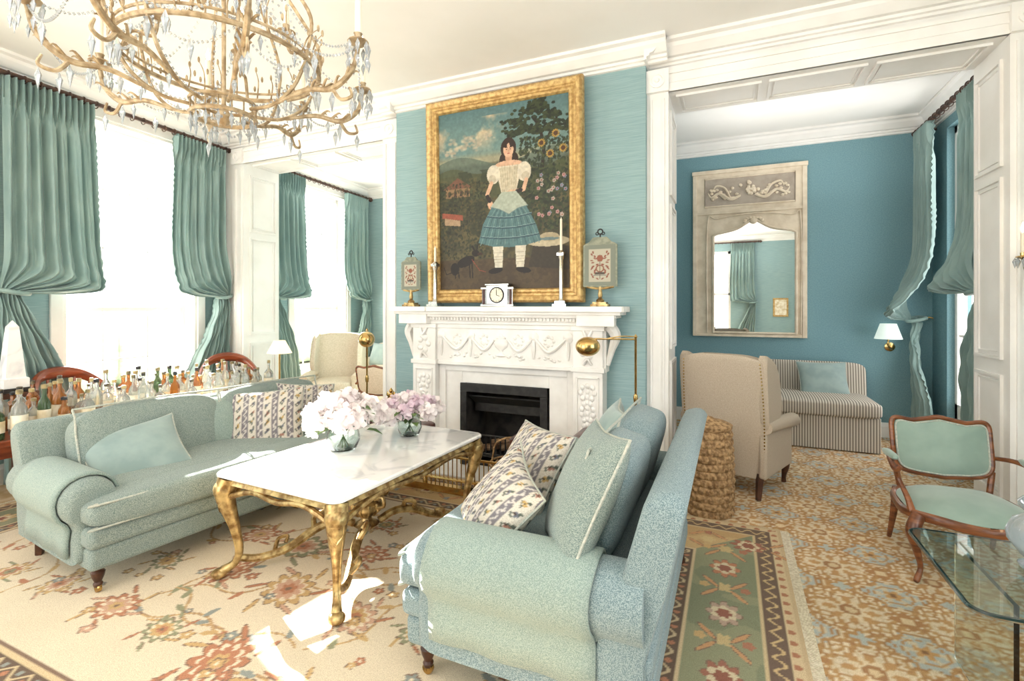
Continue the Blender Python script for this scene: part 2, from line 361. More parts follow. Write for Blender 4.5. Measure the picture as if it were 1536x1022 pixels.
for (a,b) in ((-5.42,-3.32),(-.46,1.63)):
    wl=.17
    for (p,q,s) in ((a-wl,a,-1),(b,b+wl,1)):
        if s>0 and b<0: q=-3.12
        P+=[box((p,4.165,0),(q,4.2,oh+.02))]
        P+=[box((p+.03,4.15,.25),(p+.045,4.17,oh-.05)),box((q-.045,4.15,.25),(q-.03,4.17,oh-.05)),box((p-.005,4.14,0),(q+.005,4.17,.22))]
        P+=[box((p-.005,4.13,oh),(q+.005,4.2,oh+wl+.01))]
        cx=(p+q)/2
        P+=[tf(lathe([(.06,0),(.06,.012),(.045,.016),(.04,.006),(.02,.008),(.015,.02),(0.001,.022)],16),T(cx,4.13,oh+.09)@R(pi/2,'X'))]
    P+=[box((a,4.165,oh),(b,4.2,oh+.17)),box((a,4.15,oh+.14),(b,4.18,oh+.17)),box((a,4.155,oh),(b,4.18,oh+.025)),box((a,4.158,oh+.07),(b,4.17,oh+.085))]
    for z0,z1 in ((.25,1.05),(1.15,2.35),(2.42,3.12)):
        P+=fr_x(a,4.25,4.63,z0,z1,1)+fr_x(a,4.29,4.59,z0+.04,z1-.04,1,w=.01,t=.01)
        P+=fr_x(b,4.25,4.63,z0,z1,-1)+fr_x(b,4.29,4.59,z0+.04,z1-.04,-1,w=.01,t=.01)
    n=3
    for i in range(n):
        x0=a+.05+(b-a-.05)*i/n; x1=a+(b-a-.05)*(i+1)/n
        P+=fr_z(oh,x0,x1,4.25,4.63)+fr_z(oh,x0+.04,x1-.04,4.29,4.59,w=.01,t=.01)
P+=fr_y(4.2,1.86,2.3,.3,1.05)+fr_y(4.2,1.86,2.3,1.15,3.1)+[box((1.8,4.15,0),(2.4,4.2,.2))]
meshobj('trim_openings',join(P),M_white,smooth=False)
# ============================================================ outdoors
meshobj('garden_bounce_ground',box((-40,-25,-.6),(-6.7,30,-.5)),M_bounce_ground,smooth=False)  # outdoor ground serving as a pale reflector for the ceilings
hd=[]
for i in range(7):
    hd.append(sbox((-14+random.uniform(-.6,.6),1+i*2.4,.42),(2.2,2.7,1.8),.4,.5,nu=20,nv=12))
meshobj('garden_hedge',join(hd),M_hedge)
# ============================================================ CURTAINS
def curtain_parts(so,si,ztop,ztie,zbot,n0,folds,ncol=170,nrow=110,bul=.12):
    V=[];F=[]; sg=1 if si>so else -1; W=abs(si-so)
    for j in range(nrow+1):
        z=ztop+(zbot-ztop)*j/nrow
        if z>ztie:
            a=(ztop-z)/(ztop-ztie); g=1+.08*a-.02; g=g*(1-sstep(.82,1.0,a))+ .2*sstep(.82,1.0,a); bl=bul*math.exp(-((a-.86)/.14)**2); amp=.028*(1-.5*sstep(.85,1,a)); o=-.04*sstep(.6,1,a)
        else:
            b=(ztie-z)/(ztie-zbot); g=.2+.68*sstep(-.1,.75,b)*1.0; bl=.05*math.sin(min(1,b*1.6)*pi); amp=.02+.02*b; o=-.04+.04*b; a=1
        top=sstep(.03,.12,(ztop-z)/(ztop-zbot))
        for i in range(ncol+1):
            u=i/ncol
            s=so+sg*(o+u*g*W)
            ph=2*pi*folds*u+.7*math.sin(z*1.3+3*u)*top
            w=math.sin(ph)+.45*math.sin(2.1*ph+z*1.7)*top+.5*math.sin(.53*ph+z*.9)*top
            if top<1: w=w*top+(1-top)*(1.8*abs(math.sin(ph))**5-.5+.3*math.sin(6*ph))
            sw=0
            if z>ztie and a>.6: sw=.018*math.sin(46*(z-ztie)+9*u)*sstep(.6,.9,a)*u
            if z<=ztie: sw=.014*math.sin(22*(z)+9*u)*(1-b)
            n=n0+amp*w+bl*(.4+.8*u)+sw
            zz=z-.26*math.sin(pi*min(1,max(0,(a-.6)/.4)))*u if z>ztie else z
            if u>.965: n+=.010*math.sin(z*95)
            V.append((n,s,zz))
    for j in range(nrow):
        for i in range(ncol):
            q=j*(ncol+1)+i; F.append((q,q+1,q+ncol+2,q+ncol+1))
    tie=[(n0-.03,so-sg*.06,ztie+.03),(n0+.07,so-sg*.03,ztie+.01),(n0+.10,so+sg*(.2*W*.5),ztie-.01),(n0+.06,so+sg*(.2*W+.0),ztie-.01),(n0-.05,so+sg*.1,ztie+.02)]
    return (V,F),vtube(tie,.020,k=5,n=8,closed=True)
def curtain(so,si,ztop=3.42,ztie=1.62,zbot=.03,n0=.13,folds=7,loc=(-5.43,0,0),rz=SK,bul=.12):
    g=G('curtain',loc,rz); a,b=curtain_parts(so,si,ztop,ztie,zbot,n0,folds,bul=bul)
    g.add('drape',a,M_curt,solid=.006); g.add('tieback',b,M_curt)
    g.add('hook',vtube([(0.01,so-.02,ztie+.02),(.05,so-.03,ztie+.03),(.08,so-.03,ztie+.0)],.008),M_brass)
    return g
curtain(2.02,2.71); curtain(4.13,3.47)
curtain(4.92,5.52,folds=6); curtain(7.08,6.45,folds=6)
curtain(-.55,.2); curtain(1.72,1.0)
def rod(name,loc,rz,s0,s1,n=.13,z=3.44):
    g=G(name,loc,rz); P=[cyl((n,s0,z),(n,s1,z),.022)]
    for s,sg in ((s0,-1),(s1,1)): P.append(tf(lathe([(.022,0),(.035,.01),(.02,.03),(.04,.06),(.03,.09),(.004,.11)],12),T(n,s,z)@R(-sg*pi/2,'X')))
    for s in (s0+.06,s1-.06): P.append(cyl((0.0,s,z-.01),(n,s,z-.01),.012))
    k=int((s1-s0)/.11)
    for i in range(k): P.append(tf(ring((0,0,0),.032,.005,16,5),T(n,s0+.1+i*.11,z-.008)@R(pi/2,'X')))
    g.add('pole',join(P),M_rod)
for a,b in ((1.95,4.18),(4.85,7.12),(-.6,1.8)): rod('curtain_rod',(-5.43,0,0),SK,a,b)
LR=(2.05,6.0,0)
curtain(-.82,-.38,zbot=.03,n0=.16,folds=6,loc=LR,rz=pi,bul=.30,ztie=1.35)
curtain(.72,.25,zbot=.03,n0=.14,folds=6,loc=LR,rz=pi,bul=.2)
rod('curtain_rod',LR,pi,-.84,.95,n=.15)
curtain(-.75,-.1,loc=(-.1,-2.85,0),rz=pi/2)
rod('curtain_rod',(-.1,-2.85,0),pi/2,-.85,1.6)
# ============================================================ CARPETS
cv=Cv(3.7,6.3,.0125,(222,203,170)); X=cv.X;Y=cv.Y; S=.46
def tile(X,Y,ox,oy): 
    a=(X+ox)/S;b=(Y+oy)/S; return (a-np.floor(a)-.5)*S,(b-np.floor(b)-.5)*S
def pm(m,c,al=1.0): cv.put((slice(None),slice(None)),m.astype(float),c,al)
lat=(np.abs(np.sin(X*pi/.02)*np.sin(Y*pi/.02))>.55); pm(lat,(232,217,190))
for ox,oy in ((0,0),(S/2,S/2)):
    x,y=tile(X,Y,ox,oy); d=np.hypot(x,y); a=np.arctan2(y,x)
    for rr,w,c in ((.205,.009,(190,148,100)),(.185,.007,(234,220,192)),(.168,.007,(198,158,108))):
        pm(np.abs(d-rr*(1+.07*np.cos(8*a)))<w,c)
    pm((np.abs(d-.187*(1+.05*np.cos(8*a)))<.018)&(np.cos(24*a)>.55),(182,138,92))
    if ox==0:
        pm(d<.13*(1+.1*np.cos(6*a)),(184,191,186)); pm(np.abs(d-.13*(1+.1*np.cos(6*a)))<.007,(174,132,86))
        pm((d<.095)&(np.cos(6*a)>.1),(214,202,174)); pm(np.abs(d-.08)<.005,(190,146,96)); pm(d<.04*(1+.3*np.cos(5*a)),(204,160,106)); pm(d<.015,(146,108,74))
        pm((np.abs(d-.112)<.008)&(np.cos(12*a)>.3),(216,204,176))
    else:
        pm(d<.10*(1+.25*np.cos(8*a)),(200,156,106)); pm(d<.075*(1+.3*np.cos(8*a+pi)),(230,212,178)); pm(d<.045,(174,130,90)); pm(d<.025,(220,196,156))
x,y=tile(X,Y,S/2,0); d=np.hypot(x,y);a=np.arctan2(y,x)
pm(d<.055*(1+.4*np.cos(4*a)),(190,146,96)); pm(d<.035*(1+.4*np.cos(4*a)),(186,193,186)); pm((np.abs(d-.10-.02*np.cos(a*4))<.005),(186,140,94)); 
x,y=tile(X,Y,0,S/2); d=np.hypot(x,y);a=np.arctan2(y,x)
pm(d<.055*(1+.4*np.cos(4*a)),(184,138,92)); pm(d<.03,(228,206,166)); pm((np.abs(d-.095-.02*np.cos(a*4+pi))<.005),(196,154,104))
n=fbm(cv.nx,cv.ny,40,3,seed=3); cv.I*= (.94+.12*n)[...,None]
meshobj('patterned_carpet',cv.mesh(lambda X,Y:(X-1.3,Y+.6,.004)),M_attr,smooth=False,col=cv.colors())
RX0,RX1,RY0,RY1=-5.0,.30,.45,3.72
rw,rh=RX1-RX0,RY1-RY0
cv=Cv(rw,rh,.008,(228,214,188)); X=cv.X;Y=cv.Y
n=fbm(cv.nx,cv.ny,10,4,seed=8,asp=.6); cv.I+=((n-.5)*22)[...,None]
rust=(188,132,102);blue=(150,156,150);gold=(206,172,122);dk=(136,112,96);pink=(208,168,142);grn=(154,154,124);cream=(232,218,192)
r=random.Random(11)
for k in range(26):
    x=r.uniform(.8,rw-.8);y=r.uniform(.8,rh-.8);a=r.uniform(0,6.28);pts=[]
    for i in range(26):
        pts.append((x,y)); a+=.32*math.sin(i*.55+k); x+=.045*math.cos(a);y+=.045*math.sin(a)
    cv.line(pts,.014,(176,144,112)); cv.line(pts,.007,gold)
    for i in range(2,26,4):
        px,py=pts[i]; cv.ell(px+.03*math.cos(k+i),py+.03*math.sin(k+i),.04,.016,r.choice([rust,blue,grn,gold]),rot=i)
def palm(cx,cy,s,t):
    c=r.sample([rust,rust,gold,pink,grn,gold],3)
    cv.ros(cx,cy,s*1.06,10,dk,.35,tilt=t,asp=1.25); cv.ros(cx,cy,s,10,c[0],.35,tilt=t,asp=1.25); cv.ros(cx,cy,s*.72,10,cream,.3,tilt=t,asp=1.25)
    cv.ros(cx,cy,s*.6,8,c[1],.3,tilt=t,asp=1.25); cv.ros(cx,cy,s*.34,6,c[2],.3,tilt=t,asp=1.2); cv.ell(cx,cy,s*.12,s*.12,dk)
    for q in range(6):
        an=q*pi/3+t+.5; lx,ly=cx+math.cos(an)*s*1.45,cy+math.sin(an)*s*1.45
        cv.ell(lx,ly,s*.48,s*.12,dk,rot=an+.5); cv.ell(lx,ly,s*.44,s*.09,c[q%3],rot=an+.5)
for i in range(9):
    for j in range(4):
        cx=.9+i*(rw-1.8)/8+(.22 if j%2 else -.05); cy=.95+j*(rh-1.9)/3
        palm(cx+r.uniform(-.06,.06),cy+r.uniform(-.06,.06),r.choice([.08,.10,.13]),r.uniform(0,3.1))
for i in range(130):
    cx=r.uniform(.7,rw-.7);cy=r.uniform(.7,rh-.7); s=r.uniform(.018,.034); cv.ros(cx,cy,s*1.2,5,dk,.4,rot=i); cv.ros(cx,cy,s,5,r.choice([rust,blue,gold,pink]),.4,rot=i); cv.ell(cx,cy,s*.3,s*.3,cream)
D=np.minimum(np.minimum(X,rw-X),np.minimum(Y,rh-Y))
def pm(m,c,al=1.0): cv.put((slice(None),slice(None)),m.astype(float),c,al)
along=np.where((np.minimum(X,rw-X)<np.minimum(Y,rh-Y)),Y,X)
pm(D<.64,dk); pm(D<.625,(216,194,156)); pm(D<.60,(112,94,80))
ph=along*2*pi/.12
pm((D<.60)&(D>.51)&(np.abs(D-.555-.025*np.sin(ph))<.008),(208,188,152)); 
pm((D<.60)&(D>.51)&((np.hypot((along/.12%1-.25)*.12,(D-.54))<.014)),rust); pm((D<.60)&(D>.51)&((np.hypot((along/.12%1-.75)*.12,(D-.57))<.014)),blue)
pm(D<.51,(216,194,156))
hz_=(np.minimum(X,rw-X)>np.minimum(Y,rh-Y))
pm((D<.49)&(~hz_),(138,142,114)); pm((D<.49)&hz_,(196,164,118))
nb=fbm(cv.nx,cv.ny,14,3,seed=5,asp=.6); pm((D<.49)&(nb>.55)&(~hz_),(152,153,122)); pm((D<.49)&(nb>.55)&hz_,(206,176,130))
pm(D<.17,(208,186,146)); pm(D<.155,(118,98,84)); pm((D<.155)&(np.abs(D-.11-.02*np.sin(along*2*pi/.09))<.008),(208,180,134))
pm(D<.07,(214,192,154)); pm((D<.07)&(D>.02)&(np.hypot((along/.08%1-.5)*.08,D-.045)<.017),(176,122,94)); pm(D<.02,(202,178,142))
def bmot(cx,cy,hor,k):
    t=0 if hor else pi/2
    cc=[(192,132,100),(204,176,130),(168,112,92),(188,160,140)][k%4]
    cv.ros(cx,cy,.108,8,dk,.4,tilt=t,asp=.8); cv.ros(cx,cy,.101,8,cc,.4,tilt=t,asp=.8); cv.ros(cx,cy,.064,6,(218,202,168),.3,tilt=t); cv.ros(cx,cy,.04,6,(152,100,82),.3)
    for s in (-1,1):
        for q in (-1,1):
            if hor: px,py=cx+s*.17,cy+q*.07
            else: px,py=cx+q*.07,cy+s*.17
            cv.ell(px,py,.066,.015,dk,rot=t+s*q*.7); cv.ell(px,py,.06,.011,(206,156,112),rot=t+s*q*.7)
    if hor: cv.ros(cx+.24,cy,.045,6,(214,190,140),.4); cv.ros(cx+.24,cy+.1,.03,5,(180,124,98),.4); cv.ros(cx+.24,cy-.1,.03,5,blue,.4)
    else: cv.ros(cx,cy+.24,.045,6,(204,180,132),.4); cv.ros(cx+.1,cy+.24,.03,5,(180,124,98),.4); cv.ros(cx-.1,cy+.24,.03,5,gold,.4)
k=0
for i in range(int(rw/.47)):
    cx=.4+i*.47
    for cy in (.33,rh-.33): bmot(cx,cy,True,k)
    k+=1
for i in range(int(rh/.47)):
    cy=.35+i*.45
    for cx in (.33,rw-.33): bmot(cx,cy,False,k)
    k+=1
rug=G('oriental_rug',(RX0,RY0,0))
rug.add('pile',cv.mesh(lambda X,Y:(X,Y,.014)),M_attr,smooth=False,col=cv.colors())
rug.add('backing',box((0,0,.005),(rw,rh,.012)),M_fring,smooth=False)
P=[]
for i in range(260):
    y=i*rh/260
    for x,s in ((rw,1),(0,-1)): P.append(box((min(x,x+s*.05),y,.005),(max(x,x+s*.05),y+.007,.010)))
rug.add('fringe',join(P),M_fring,smooth=False)
# ============================================================ SOFAS
def sofa(name,loc,rz,L,D,m,armz=.70,backz=.86,zc=.72,caps=True):
    g=G(name,loc,rz); h=D/2
    g.add('base',join([box((-h+.1,-L/2+.06,.15),(h-.06,L/2-.06,.27))]),m,bevel=.025)
    g.add('rail',join([box((-h+.1,-L/2+.05,.265),(h-.04,L/2-.05,.37))]),m,bevel=.03)
    sl=L-.40
    g.add('seat_cushion',sbox((.04,0,.44),(D-.38,sl+.02,.17),.35,.12,puff=.015,nu=60),m)
    g.add('seat_cushion_front',sbox((h-.125,0,.44),(.25,L-.09,.17),.45,.30,nu=60),m)
    P=[]
    for z in (.38,.50):
        w=h-.012; q=L/2-.085
        P.append(vtube([(w-.03,-q+.0,z),(w-.008,-q+.04,z),(w-.004,0,z),(w-.008,q-.04,z),(w-.03,q-.0,z)],.006,k=5,n=6))
    g.add('seat_piping',join(P),M_pipe)
    rr_=.125
    def prof(off=0,full=True,ylo=.17):
        pts=[]; cy=L/2-.10; cz=armz-rr_; r=rr_+off
        if full: pts=[(L/2-.21-off,.17),(L/2-.215-off,armz-.25)]
        for i in range(15):
            a=math.radians(200-i*(250)/14)
            pts.append((cy+r*math.cos(a),cz+r*math.sin(a)))
        pts+=[(L/2-.035+off,armz-.26),(L/2-.03+off,armz-.32),(L/2-.03+off,ylo)]
        return pts
    for s,nm in ((1,'arm_a'),(-1,'arm_b')):
        pr=prof(); cy=L/2-.11; rings=[]; q=h-.12
        xs=[(-h+.12,1),(-.1,1),(q-.16,1),(q-.11,1.0),(q-.07,.985),(q-.04,.94),(q-.02,.86),(q-.012,.72)]
        for x,k in xs: rings.append([(x,s*(cy+(y-cy)*k),.4+(z-.4)*k) for y,z in pr])
        g.add(nm,loft(rings),m)
        if caps:
            pr2=prof(.012,False,ylo=armz-.40); rows=[]
            for i in range(13):
                x=-h+.28+(2*h-.48)*i/12
                rows.append([(x+.006*math.sin(j*.7+i*.4),s*(y+(.006*math.sin(i*1.3) if j>len(pr2)-3 else 0)),z) for j,(y,z) in enumerate(pr2)])
            g.add(nm+'_cap',loft(rows,cap=False,closed=False),M_throw,solid=.014)
    bp_=[(-h+.14,.16),(-h+.12,.35),(-h+.05,.6),(-h+.0,backz-.06),(-h-.005,backz-.02),(-h+.03,backz+.01),(-h+.09,backz),(-h+.13,backz-.05),(-h+.2,.6),(-h+.28,.4),(-h+.30,.2)]
    bp_=[tuple(q) for q in cr(bp_,2,True)]
    rings=[]
    for y,k in ((-L/2+.02,.75),(-L/2+.025,.9),(-L/2+.04,.97),(-L/2+.07,1),(0,1),(L/2-.07,1),(L/2-.04,.97),(L/2-.025,.9),(L/2-.02,.75)):
        rings.append([(-h+.14+(x+h-.14)*k,y,.5+(z-.5)*k) for x,z in bp_])
    g.add('back',loft(rings),m)
    nb=2; cw=(sl)/nb
    for i in range(nb):
        y=-sl/2+cw*(i+.5)
        Mx=T(-h+.33,y,zc)@R(math.radians(-16),'Y')
        g.add('back_cushion_%d'%(i+1),tf(sbox((0,0,0),(.22,cw+.02,.44),.55,.4,puff=0,nu=40),Mx),m)
        pp=[(.0,a*cw/2*.98,b*.215) for a,b in [(-1,-.8),(-1,.8),(-.85,1),(.85,1),(1,.8),(1,-.8)]]
        g.add('back_piping_%d'%(i+1),tf(vtube(pp,.006,k=3,n=6),Mx@T(.08,0,0)),M_pipe)
    P=[];Q=[]
    for y in (-L/2+.12,L/2-.12):
        P.append(lathe([(.018,.045),(.022,.06),(.016,.07),(.028,.10),(.032,.12),(.024,.13),(.035,.15),(.035,.17)],14,(h-.13,y,0)))
        Q.append(tf(lathe([(.022,-.01),(.024,0),(.022,.01)],14),T(h-.13,y,.038)@R(pi/2,'X'))); Q.append(cyl((h-.13,y,.03),(h-.13,y,.05),.014))
        P.append(vtube([(-h+.13,y,.016),(-h+.17,y,.17)],[.022,.034],k=1,n=4))
    g.add('legs',join(P),M_dwood); g.add('castors',join(Q),M_brass)
    return g
def addpillow(g,nm,w,h,t,c,ry,rz,m,pipe=M_pipe,rx=0,cvp=None):
    Mx=T(*c)@R(rz,'Z')@R(ry,'Y')@R(rx,'X')@Matrix(((0,0,1,0),(1,0,0,0),(0,1,0,0),(0,0,0,1)))
    if cvp:
        n=70
        gm=pillow(w,h,t,n=n); cols=[]
        for (x,y,z) in gm[0]: cols.append(cvp(x/w+.5,y/h+.5))
        g.add(nm,tf(gm,Mx),M_needle,col=cols)
    else: g.add(nm,tf(pillow(w,h,t),Mx),m)
    g.add(nm+'_piping',tf(pillow_pipe(w,h),Mx),pipe)
nc=Cv(1,1,.01,(214,208,196))
for i in range(6):
    x=.02+i*.19
    nc.put((slice(None),slice(None)),((nc.X>x)&(nc.X<x+.085)).astype(float),(126,122,128))
    nc.put((slice(None),slice(None)),((np.abs(nc.X-x-.0425-.018*np.sin(nc.Y*60))<.011)).astype(float),(212,206,200))
    for j in range(8):
        y=.06+j*.13+(.05 if i%2 else 0); xx=x+.138
        nc.ell(xx-.02,y-.03,.012,.028,(94,102,94),rot=.6); nc.ell(xx+.02,y+.03,.012,.028,(94,102,94),rot=-.6)
        nc.ros(xx,y,.026,5,[(190,160,104),(164,122,108),(112,116,128)][j%3],.4); nc.ell(xx,y,.009,.009,(80,64,56))
ncol=nc.colors().reshape(nc.ny,nc.nx,4)
def needle(u,v):
    return tuple(ncol[min(nc.ny-1,max(0,int(v*(nc.ny-1)))),min(nc.nx-1,max(0,int(u*(nc.nx-1))))])
LS=sofa('sofa',(-3.30,2.44,0),math.radians(-6),2.1,1.04,M_tweed,armz=.61,backz=.80,zc=.66)
addpillow(LS,'pillow_velvet',.50,.42,.16,(.02,-.60,.59),-.75,-.45,M_pteal,rx=.30)
addpillow(LS,'pillow_tweed',.42,.40,.15,(-.16,-.06,.65),-.4,-.3,M_throw)
addpillow(LS,'pillow_needlepoint_a',.54,.48,.17,(.08,.22,.635),-.36,-.85,None,cvp=needle,rx=.08)
addpillow(LS,'pillow_needlepoint_b',.46,.44,.15,(.02,.60,.65),-.4,-.5,None,cvp=needle,rx=-.1)
RS=sofa('sofa',(-.69,2.35,0),pi,1.56,1.12,M_tweedB,armz=.64,backz=.90,zc=.74)
addpillow(RS,'pillow_needlepoint_a',.50,.44,.17,(.24,.40,.63),-.66,.75,None,cvp=needle,rx=-.25)
addpillow(RS,'pillow_needlepoint_b',.52,.44,.17,(.26,-.02,.67),-.55,.85,None,cvp=needle,rx=.05)
addpillow(RS,'pillow_tweed',.54,.54,.2,(-.16,.46,.77),-.42,.42,M_tweed,rx=.1)
addpillow(RS,'pillow_teal',.44,.42,.16,(-.06,-.36,.76),-.4,.25,M_pteal)
# ============================================================ COFFEE TABLE
ct=G('coffee_table',(-2.09,2.46,0),rz=math.radians(-2.5)); w,l,hz=.92,1.38,.60
def rrect(hx,hy,r,z,n=6,notch=False):
    pts=[]
    for cx,cy,a0 in ((hx-r,hy-r,0),(-hx+r,hy-r,90),(-hx+r,-hy+r,180),(hx-r,-hy+r,270)):
        for i in range(n+1):
            a=math.radians(a0+90*i/n); pts.append((cx+r*math.cos(a),cy+r*math.sin(a),z))
    return pts
ct.add('marble_top',loft([rrect(w/2-.012,l/2-.012,.05,hz-.028),rrect(w/2,l/2,.06,hz-.020),rrect(w/2,l/2,.06,hz-.008),rrect(w/2-.008,l/2-.008,.055,hz)]),M_marble)
ct.add('apron',loft([rrect(w/2-.045,l/2-.045,.04,hz-.075),rrect(w/2-.03,l/2-.03,.04,hz-.065),rrect(w/2-.04,l/2-.04,.04,hz-.045),rrect(w/2-.018,l/2-.018,.05,hz-.028)]),M_gilt)
P=[]
for sx in (-1,1):
    for sy in (-1,1):
        X0,Y0=sx*(w/2-.06),sy*(l/2-.06)
        pts=[(0,0,hz-.04),(.014,.014,hz-.12),(.004,.004,hz-.2),(-.02,-.02,.28),(-.035,-.035,.16),(-.02,-.02,.09),(.02,.02,.055),(.035,.035,.030)]
        rad=[.056,.052,.042,.027,.021,.021,.026,.024]
        P.append(vtube([(X0+sx*a,Y0+sy*b,c) for a,b,c in pts],rad,k=5,n=10))
        P.append(sbox((X0+sx*.035,Y0+sy*.035,.042),(.075,.075,.052),.8,.8,nu=14,nv=8))
        P.append(sbox((X0+sx*.016,Y0+sy*.016,hz-.10),(.11,.11,.10),.8,.9,nu=14,nv=8))
        for q in (-.5,.5): P.append(vtube([(X0+sx*(a+rr*.85*(1 if q>0 else 0)),Y0+sy*(b+rr*.85*(0 if q>0 else 1)),c) for (a,b,c),rr in zip(pts,rad)],.008,k=5,n=5))
        for q in range(4):
            for sd in (-1,1): P.append(vtube([(X0+sx*.03,Y0+sy*.03,hz-.16-q*.02),(X0+sx*(.03+sd*.02),Y0+sy*(.03-sd*.02),hz-.12-q*.02),(X0+sx*(.02+sd*.03),Y0+sy*(.02-sd*.03),hz-.10-q*.02)],[.008,.008,.002],k=3,n=5))
        P.append(vtube([(X0-sx*.02,Y0-sy*.02,.12),(X0*.82,Y0*.80,.080),(X0*.60,Y0*.60,.10),(X0*.42,Y0*.40,.17),(X0*.28,Y0*.22,.19),(X0*.14,Y0*.08,.15)],[.020,.022,.024,.027,.025,.024],k=6,n=8))
        P.append(vtube([(X0*.42,Y0*.40,.17),(X0*.5,Y0*.36,.23),(X0*.42,Y0*.28,.25),(X0*.36,Y0*.3,.215)],[.018,.015,.013,.015],k=5,n=6))
        P.append(vtube([(X0*.70,Y0*.70,.09),(X0*.78,Y0*.62,.14),(X0*.70,Y0*.56,.15),(X0*.66,Y0*.60,.125)],[.014,.012,.010,.012],k=5,n=6))
for sx in (-1,1):
    P.append(vtube([(sx*(w/2-.045),-l/2+.1,hz-.13),(sx*(w/2-.045),-l/4,hz-.08),(sx*(w/2-.045),0,hz-.10),(sx*(w/2-.045),l/4,hz-.08),(sx*(w/2-.045),l/2-.1,hz-.13)],.016,k=6))
    P.append(vtube([(-w/2+.1,sx*(l/2-.045),hz-.13),(-w/5,sx*(l/2-.045),hz-.08),(0,sx*(l/2-.045),hz-.10),(w/5,sx*(l/2-.045),hz-.08),(w/2-.1,sx*(l/2-.045),hz-.13)],.016,k=6))
P.append(lathe([(.03,.10),(.06,.12),(.08,.14),(.035,.165),(.03,.18),(.055,.20),(.085,.235),(.082,.27),(.05,.29),(.062,.30),(.035,.315),(.024,.335),(.036,.35),(.016,.375),(.003,.40)],18))
for i in range(10):
    a=i*2*pi/10; P.append(vtube([(.055*math.cos(a),.055*math.sin(a),.2),(.09*math.cos(a),.09*math.sin(a),.235),(.082*math.cos(a),.082*math.sin(a),.275)],.009,k=3,n=5))
for s in (-1,1): P.append(vtube([(s*.08,0,.25),(s*.14,0,.27),(s*.13,0,.32),(s*.07,0,.30)],.011,k=5))
ct.add('gilt_base',join(P),M_gilt)
# ============================================================ FLOWERS
def vase(loc,s,seed,mp,nb):
    g=G('flower_vase',loc); r=random.Random(seed)
    g.add('glass_bowl',lathe([(.045*s,0),(.07*s,.01*s),(.09*s,.06*s),(.085*s,.10*s),(.06*s,.14*s),(.07*s,.16*s),(.066*s,.16*s),(.056*s,.14*s),(.08*s,.10*s),(.085*s,.06*s),(.06*s,.015*s),(.001,.012*s)],24,cap=True),M_glass)
    P=[];Lf=[]
    for i in range(10):
        a=r.uniform(0,6.28); P.append(vtube([(.03*s*math.cos(a),.03*s*math.sin(a),.02),(-.02*s*math.cos(a),-.02*s*math.sin(a),.12*s),(-.06*s*math.cos(a),-.06*s*math.sin(a),.22*s)],.003,k=3,n=5))
    F1=[];F2=[]
    for b in range(nb):
        th=b*2.4; rr=.18*s*math.sqrt((b+.5)/nb); c=Vector((rr*math.cos(th)*1.1,rr*math.sin(th)*1.1,.31*s-rr*.75+r.uniform(-.02,.03)))
        R0=r.uniform(.045,.06)*s; tgt=F1 if r.random()<.6 else F2
        out=Vector((c.x,c.y,.12*s)).normalized()
        for k in range(46):
            zz=1-2*(k+.5)/46; a=k*2.399963; d=Vector((math.sqrt(1-zz*zz)*math.cos(a),math.sqrt(1-zz*zz)*math.sin(a),zz))
            if d.dot(out)<-.5: continue
            q=d.to_track_quat('Z','Y').to_matrix().to_4x4(); sp=r.uniform(.30,.42)*R0; lv=r.uniform(.72,1.1)
            gr=[]
            for jy in range(4):
                for ix in range(4):
                    u=(ix-1.5)/1.5; v=(jy-1.5)/1.5; gr.append((u*sp*(1-.25*v*v),v*sp*(1-.25*u*u),(.35*(v))*sp+.3*sp*(u*u)))
            fc=[(j*4+i,j*4+i+1,j*4+i+5,j*4+i+4) for j in range(3) for i in range(3)]
            tgt.append(tf((gr,fc),T(*(c+d*R0*lv))@q@R(r.uniform(0,6),'Z')@R(.5,'X')))
        tgt.append(sbox(tuple(c),(R0*1.3,)*3,1,1,nu=10,nv=8))
    for k in range(26):
        a=r.uniform(0,6.28); rr=r.uniform(.09,.22)*s; z=r.uniform(.12,.26)*s
        gr=[(0,-.02,0),(.03,-.018,.01),(.07,0,0),(.03,.018,.01),(0,.02,0)]
        gr=[(x*s*1.3,y*s*1.3,zz) for x,y,zz in gr]
        Lf.append(tf((gr,[(0,1,3,4),(1,2,3)]),T(rr*.7*math.cos(a),rr*.7*math.sin(a),z)@R(a,'Z')@R(r.uniform(-.4,.4),'Y')))
    g.add('stems',join(P+Lf),M_leaf); g.add('blossoms_light',join(F1),M_petal,smooth=True)
    if F2: g.add('blossoms_pink',join(F2),mp)
vase((-2.22,2.40,hz),1.12,2,M_petal,20)
vase((-2.05,2.86,hz),.95,7,M_petal2,18)
# ============================================================ CHANDELIER
ch=G('chandelier',(-1.885,1.36,2.27),sc_=.90); P=[];Cd=[];Fl=[];Cr=[]
def drop(c,s=1):
    x,y,z=c; a=.012*s
    v=[(x,y,z)]+[(x+a*math.cos(i*pi/3),y+a*math.sin(i*pi/3)*.6,z-.022*s) for i in range(6)]+[(x,y,z-.062*s)]
    f=[(0,1+i,1+(i+1)%6) for i in range(6)]+[(7,1+(i+1)%6,1+i) for i in range(6)]; return v,f
def bead(c,a=.0075):
    x,y,z=c; v=[(x+a,y,z),(x,y+a,z),(x-a,y,z),(x,y-a,z),(x,y,z+a),(x,y,z-a)]
    return v,[(0,1,4),(1,2,4),(2,3,4),(3,0,4),(1,0,5),(2,1,5),(3,2,5),(0,3,5)]
def swag(a,b,sag,n=14):
    for i in range(n+1):
        t=i/n; Cr.append(bead((a[0]+(b[0]-a[0])*t,a[1]+(b[1]-a[1])*t,a[2]+(b[2]-a[2])*t-sag*4*t*(1-t))))
def pol(r,a,z): return (r*math.cos(a),r*math.sin(a),z)
